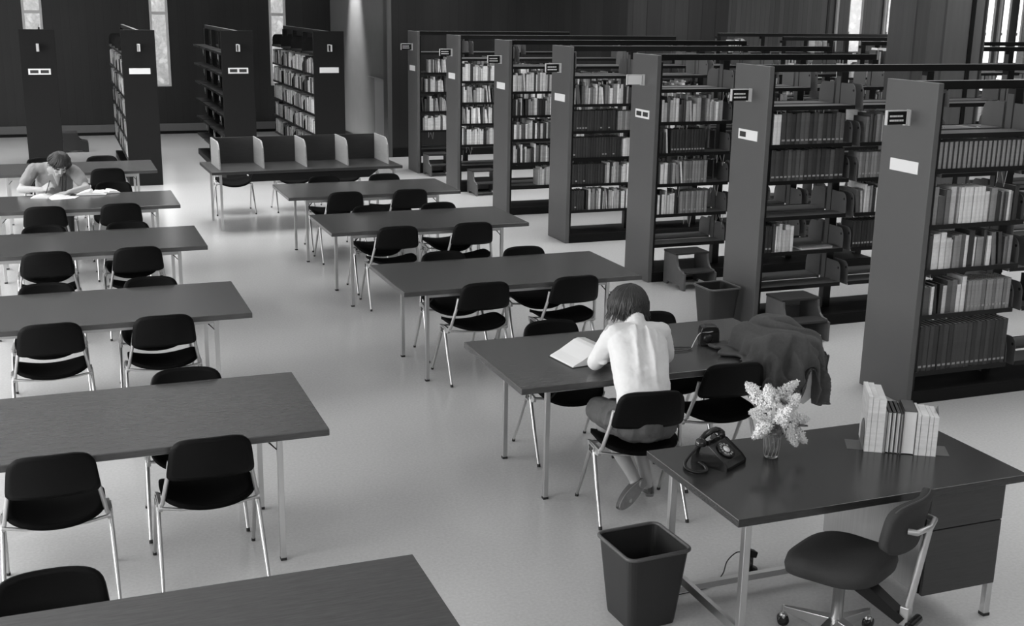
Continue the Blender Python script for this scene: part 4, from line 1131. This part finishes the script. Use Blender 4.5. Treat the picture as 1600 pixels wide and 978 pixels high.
for k_ in range(380):
    a = random.uniform(0, 2*math.pi); st = math.sin(a)          # st > 0 is the face side
    lo = random.uniform(.045, .075) if st > .55 else random.uniform(-.05, .02)
    if .0 < math.cos(a) and st > .2: lo = random.uniform(-.03, .06)
    wv = random.uniform(-.025, .025)
    P4 = [Pm(.015+.01*math.cos(a), -.015, .137), Pm(.062*math.cos(a), .064*st-.02, .118), Pm(.094*math.cos(a)+wv*.5, .102*st-.02, .065), Pm(.098*math.cos(a)+wv, .104*st-.022, (.065+lo)/2), Pm(.094*math.cos(a)-wv, .100*st-.024, lo)]
    r0 = random.uniform(.004, .0075)
    b.tube(spl([Vector(p) for p in P4], 9), [r0*.7]+[r0]*7+[r0*.6, r0*.3], 5)
b.build('hair', M_hair2, pm_)
b = MB(); b.capsule([Q_((-.02, 13.80, .53)), Q_((-.02, 13.78, .60))], [.16, .15], 16, flat=.85, ref=(0, 1, 0))
for s in (-1, 1):
    b.capsule([Q_((s*.09-.02, 13.80, .53)), Q_((s*.11-.02, 13.40, .52))], [.1, .074], 14); b.capsule([Q_((s*.11-.02, 13.40, .50)), Q_((s*.11-.02, 13.45, .14))], [.07, .055], 14)
remesh(b.build('trousers', mat('dark_trousers', .04, .85), pm_), .01, 2)
b = MB(); b.tube([(-.105, 13.17, .765), (-.055, 13.215, .895)], .004, 6); tag(b.build('pen', M_dark), 'dark pen held upright in the writing person\'s hand', 'pen')

# ================================================================== THINGS ON TABLES
def open_book(name, loc, rz, w_, d_, thick, label, cat, cover=None, asym=.5, group=None, tiltx=0):
    t = thing(name, label, cat, loc, rz, group)
    b = MB(); b.box(-w_-.004, -d_/2-.004, 0, w_+.004, d_/2+.004, .004); b.build('cover', cover or M_book[3], t)
    for s, th in ((-1, thick*asym*2), (1, thick*(1-asym)*2)):
        b = MB(); N = 10; V = []; F = []
        prof = [(0, th*.55)] + [(w_*k_/N, .004+th*(1-(k_/N)**2.2)*(1 if k_ else .8)+.002) for k_ in range(1, N+1)]
        poly = [(0, .004)] + [(s*a, c_) for a, c_ in prof] + [(s*w_, .004)]
        b.prism(poly if s < 0 else poly[::-1], -d_/2, d_/2, 'y'); b.build('page_block', M_page, t)
    return t
# the thick open book at the woman's left: pages fanned into a ridge
ob = thing('open_dictionary', 'thick open book with fanned white pages at the woman\'s left elbow', 'book', (2.87, 6.13, TH), R_(8))
b = MB(); b.box(-.20, -.135, 0, .20, .135, .004); b.build('cover', M_book[1], ob)
b = MB(); b.prism([(-.195, .004), (-.005, .004), (-.005, .095), (-.03, .088), (-.13, .035), (-.19, .010)], -.13, .13, 'y'); b.build('left_pages', M_page, ob)
b = MB(); b.prism([(-.003, .004), (.195, .004), (.19, .012), (.12, .05), (.05, .088), (.0, .095)], -.13, .13, 'y'); b.build('right_pages', M_page, ob)
# camera case with strap
cc_ = thing('camera_case', 'black leather camera case with a carrying strap on the woman\'s table', 'camera case', (3.69, 6.16, TH), R_(-15))
b = MB(); b.prism([(-.055, 0), (.055, 0), (.062, .03), (.06, .09), (.045, .105), (-.045, .105), (-.06, .09), (-.062, .03)], -.035, .035, 'y'); b.build('case_body', M_leather, cc_, bevel=.008)
b = MB(); b.prism([(-.06, .09), (.06, .09), (.05, .118), (.03, .128), (-.03, .128), (-.05, .118)], -.04, .04, 'y'); b.lathe([(.028, 0), (.028, .022), (.02, .026), (.001, .026)], 18, 0, Matrix.Translation((-.015, -.034, .055)) @ Matrix.Rotation(R_(90), 4, 'X')); b.build('case_flap', M_leather, cc_, bevel=.006)
b = MB(); b.tube(spl([Vector(p) for p in ((.062, -.0, .10), (.0, -.045, .095), (-.06, -.03, .085), (-.10, -.06, .045), (-.13, -.10, .012))], 24), .004, 6, flat=.5); b.build('pale_strap', M_frame, cc_)
b = MB(); b.tube(spl([Vector(p) for p in ((-.12, -.09, .012), (-.18, -.07, .008), (-.29, -.07, .008), (-.335, -.11, .008), (-.27, -.155, .008), (-.17, -.13, .008), (-.13, -.10, .010))], 40), .006, 6, flat=.5); b.build('neck_strap', M_leather, cc_)
# papers and open books of the writing person
t = thing('open_notebook', 'open notebook under the hands of the person in the cardigan', 'notebook', (-.06, 13.14, TH), R_(-14))
for s in (-1, 1):
    b = MB(); N = 8; V = []
    top = [(s*.004+s*.17*k_/N, .008+.016*math.sin(math.pi*min(1, k_/N*1.1))) for k_ in range(N+1)]
    poly = [(s*.004, .0)]+top+[(s*.174, .0)]; b.prism(poly if s < 0 else poly[::-1], -.11, .11, 'y'); b.build('page', M_page, t)
b = MB()
for k_, (x, y, a) in enumerate([(.05, -.13, .2), (.12, -.08, -.35)]): b.box(-.10, -.07, .001+.002*k_, .10, .07, .002+.002*k_, 0, Matrix.Translation((x, y, 0)) @ Matrix.Rotation(a, 4, 'Z'))
o = b.build('loose_paper', M_page); o.location = (-.02, 13.13, TH); tag(o, 'loose white sheets beneath the open notebook on the far left table', 'paper')
open_book('open_book', (.35, 13.22, TH), R_(-10), .15, .21, .03, 'open book lying to the right of the writing person', 'book', M_book[2], .6)
open_book('open_book', (.50, 13.28, TH), R_(10), .12, .18, .02, 'smaller open book overlapping behind the larger one, far left table', 'book', M_book[4], .4).location.z = TH+.001
# ---- coat thrown over the chair and table end
ct = thing('draped_coat', 'dark wool coat heaped over the chair back and table end beside the woman', 'coat', (3.95, 6.0, 0))
def C_(x, y, z): return Vector((x-3.95, y-6.0, z))
b = MB()
random.seed(2)
def coat():
    X0, X1, Y0, Y1 = 3.84, 4.13, 5.72, 6.02
    NA, NB = 130, 120; V = []; F = []; r0 = .06
    for j in range(NB+1):
        for i in range(NA+1):
            a = 3.50+(4.60-3.50)*i/NA; b_ = 5.24+(6.30-5.24)*j/NB
            cx, cy = min(max(a, X0), X1), min(max(b_, Y0), Y1)
            dx, dy = a-cx, b_-cy; d_ = math.hypot(dx, dy)
            nx, ny = (dx/d_, dy/d_) if d_ > 1e-6 else (0, 0)
            th = math.atan2(b_-5.86, (a-4.04)*.8)
            w1 = noise.noise(Vector((a*4.3, b_*4.3, 3.1))); w2 = noise.noise(Vector((a*9+5, b_*9, 7.7)))
            rid = (1-abs(noise.noise(Vector(((a+b_)*5.2+w1*.9, (a-b_)*1.7, 1.3))))*4.2)
            top = .835+.055*math.exp(-((a-4.0)/.24)**2)+.030*w1+.055*max(0, rid)**1.5+.012*w2
            L = {True: .36, False: .5}[dy < 0 and abs(dx) < .2]
            bend = d_ if d_ < r0 else r0
            out = r0*math.sin(min(1.35, d_/r0*.9)) if d_ > 0 else 0
            drop = r0*(1-math.cos(min(1.35, d_/r0*.9))) + max(0, d_-r0*1.3)
            amp = min(1, max(0, d_-.03)/.22)
            pl = math.sin(th*11+w1*3.0)*.030+math.sin(th*19+1.3+w2*2)*.010
            pl += .045*max(0, rid)-.012
            x = cx+nx*(out+amp*pl+.03*amp); y = cy+ny*(out+amp*pl+.03*amp); z = top-drop*(1 if d_ > 0 else 0)
            hem = .54+.03*math.sin(a*17)
            if a > 4.0 and a <= 4.20: hem = .54+.16*math.sin(math.pi*(a-4.0)/.20)
            if a > 4.20: hem = .47
            if x < 4.20 and y > 5.695:
                fl = .745+.006+.012*max(0, w2+.3)
                if z < fl:
                    ex = min(fl-z, .10); x += nx*ex*.7; y += ny*ex*.7*(1 if ny > 0 else .2); z = fl
            elif z < hem: z = hem+.012*w2
            V.append((x-3.95, y-6.0, z))
    for j in range(NB):
        for i in range(NA): F.append((j*(NA+1)+i, j*(NA+1)+i+1, (j+1)*(NA+1)+i+1, (j+1)*(NA+1)+i))
    b.add(V, F, 0, True)
coat()
o = b.build('coat_cloth', M_coat, ct); md = o.modifiers.new('thick', 'SOLIDIFY'); md.thickness = .007; md.offset = -1
md = o.modifiers.new('smooth', 'SMOOTH'); md.iterations = 6; md.factor = .5
b = MB(); b.prism([(.03, .64), (.26, .70), (.23, .52), (.14, .46), (.02, .50)], -.315, -.307, 'y'); b.build('coat_lining', M_lining, ct, bevel=.004)
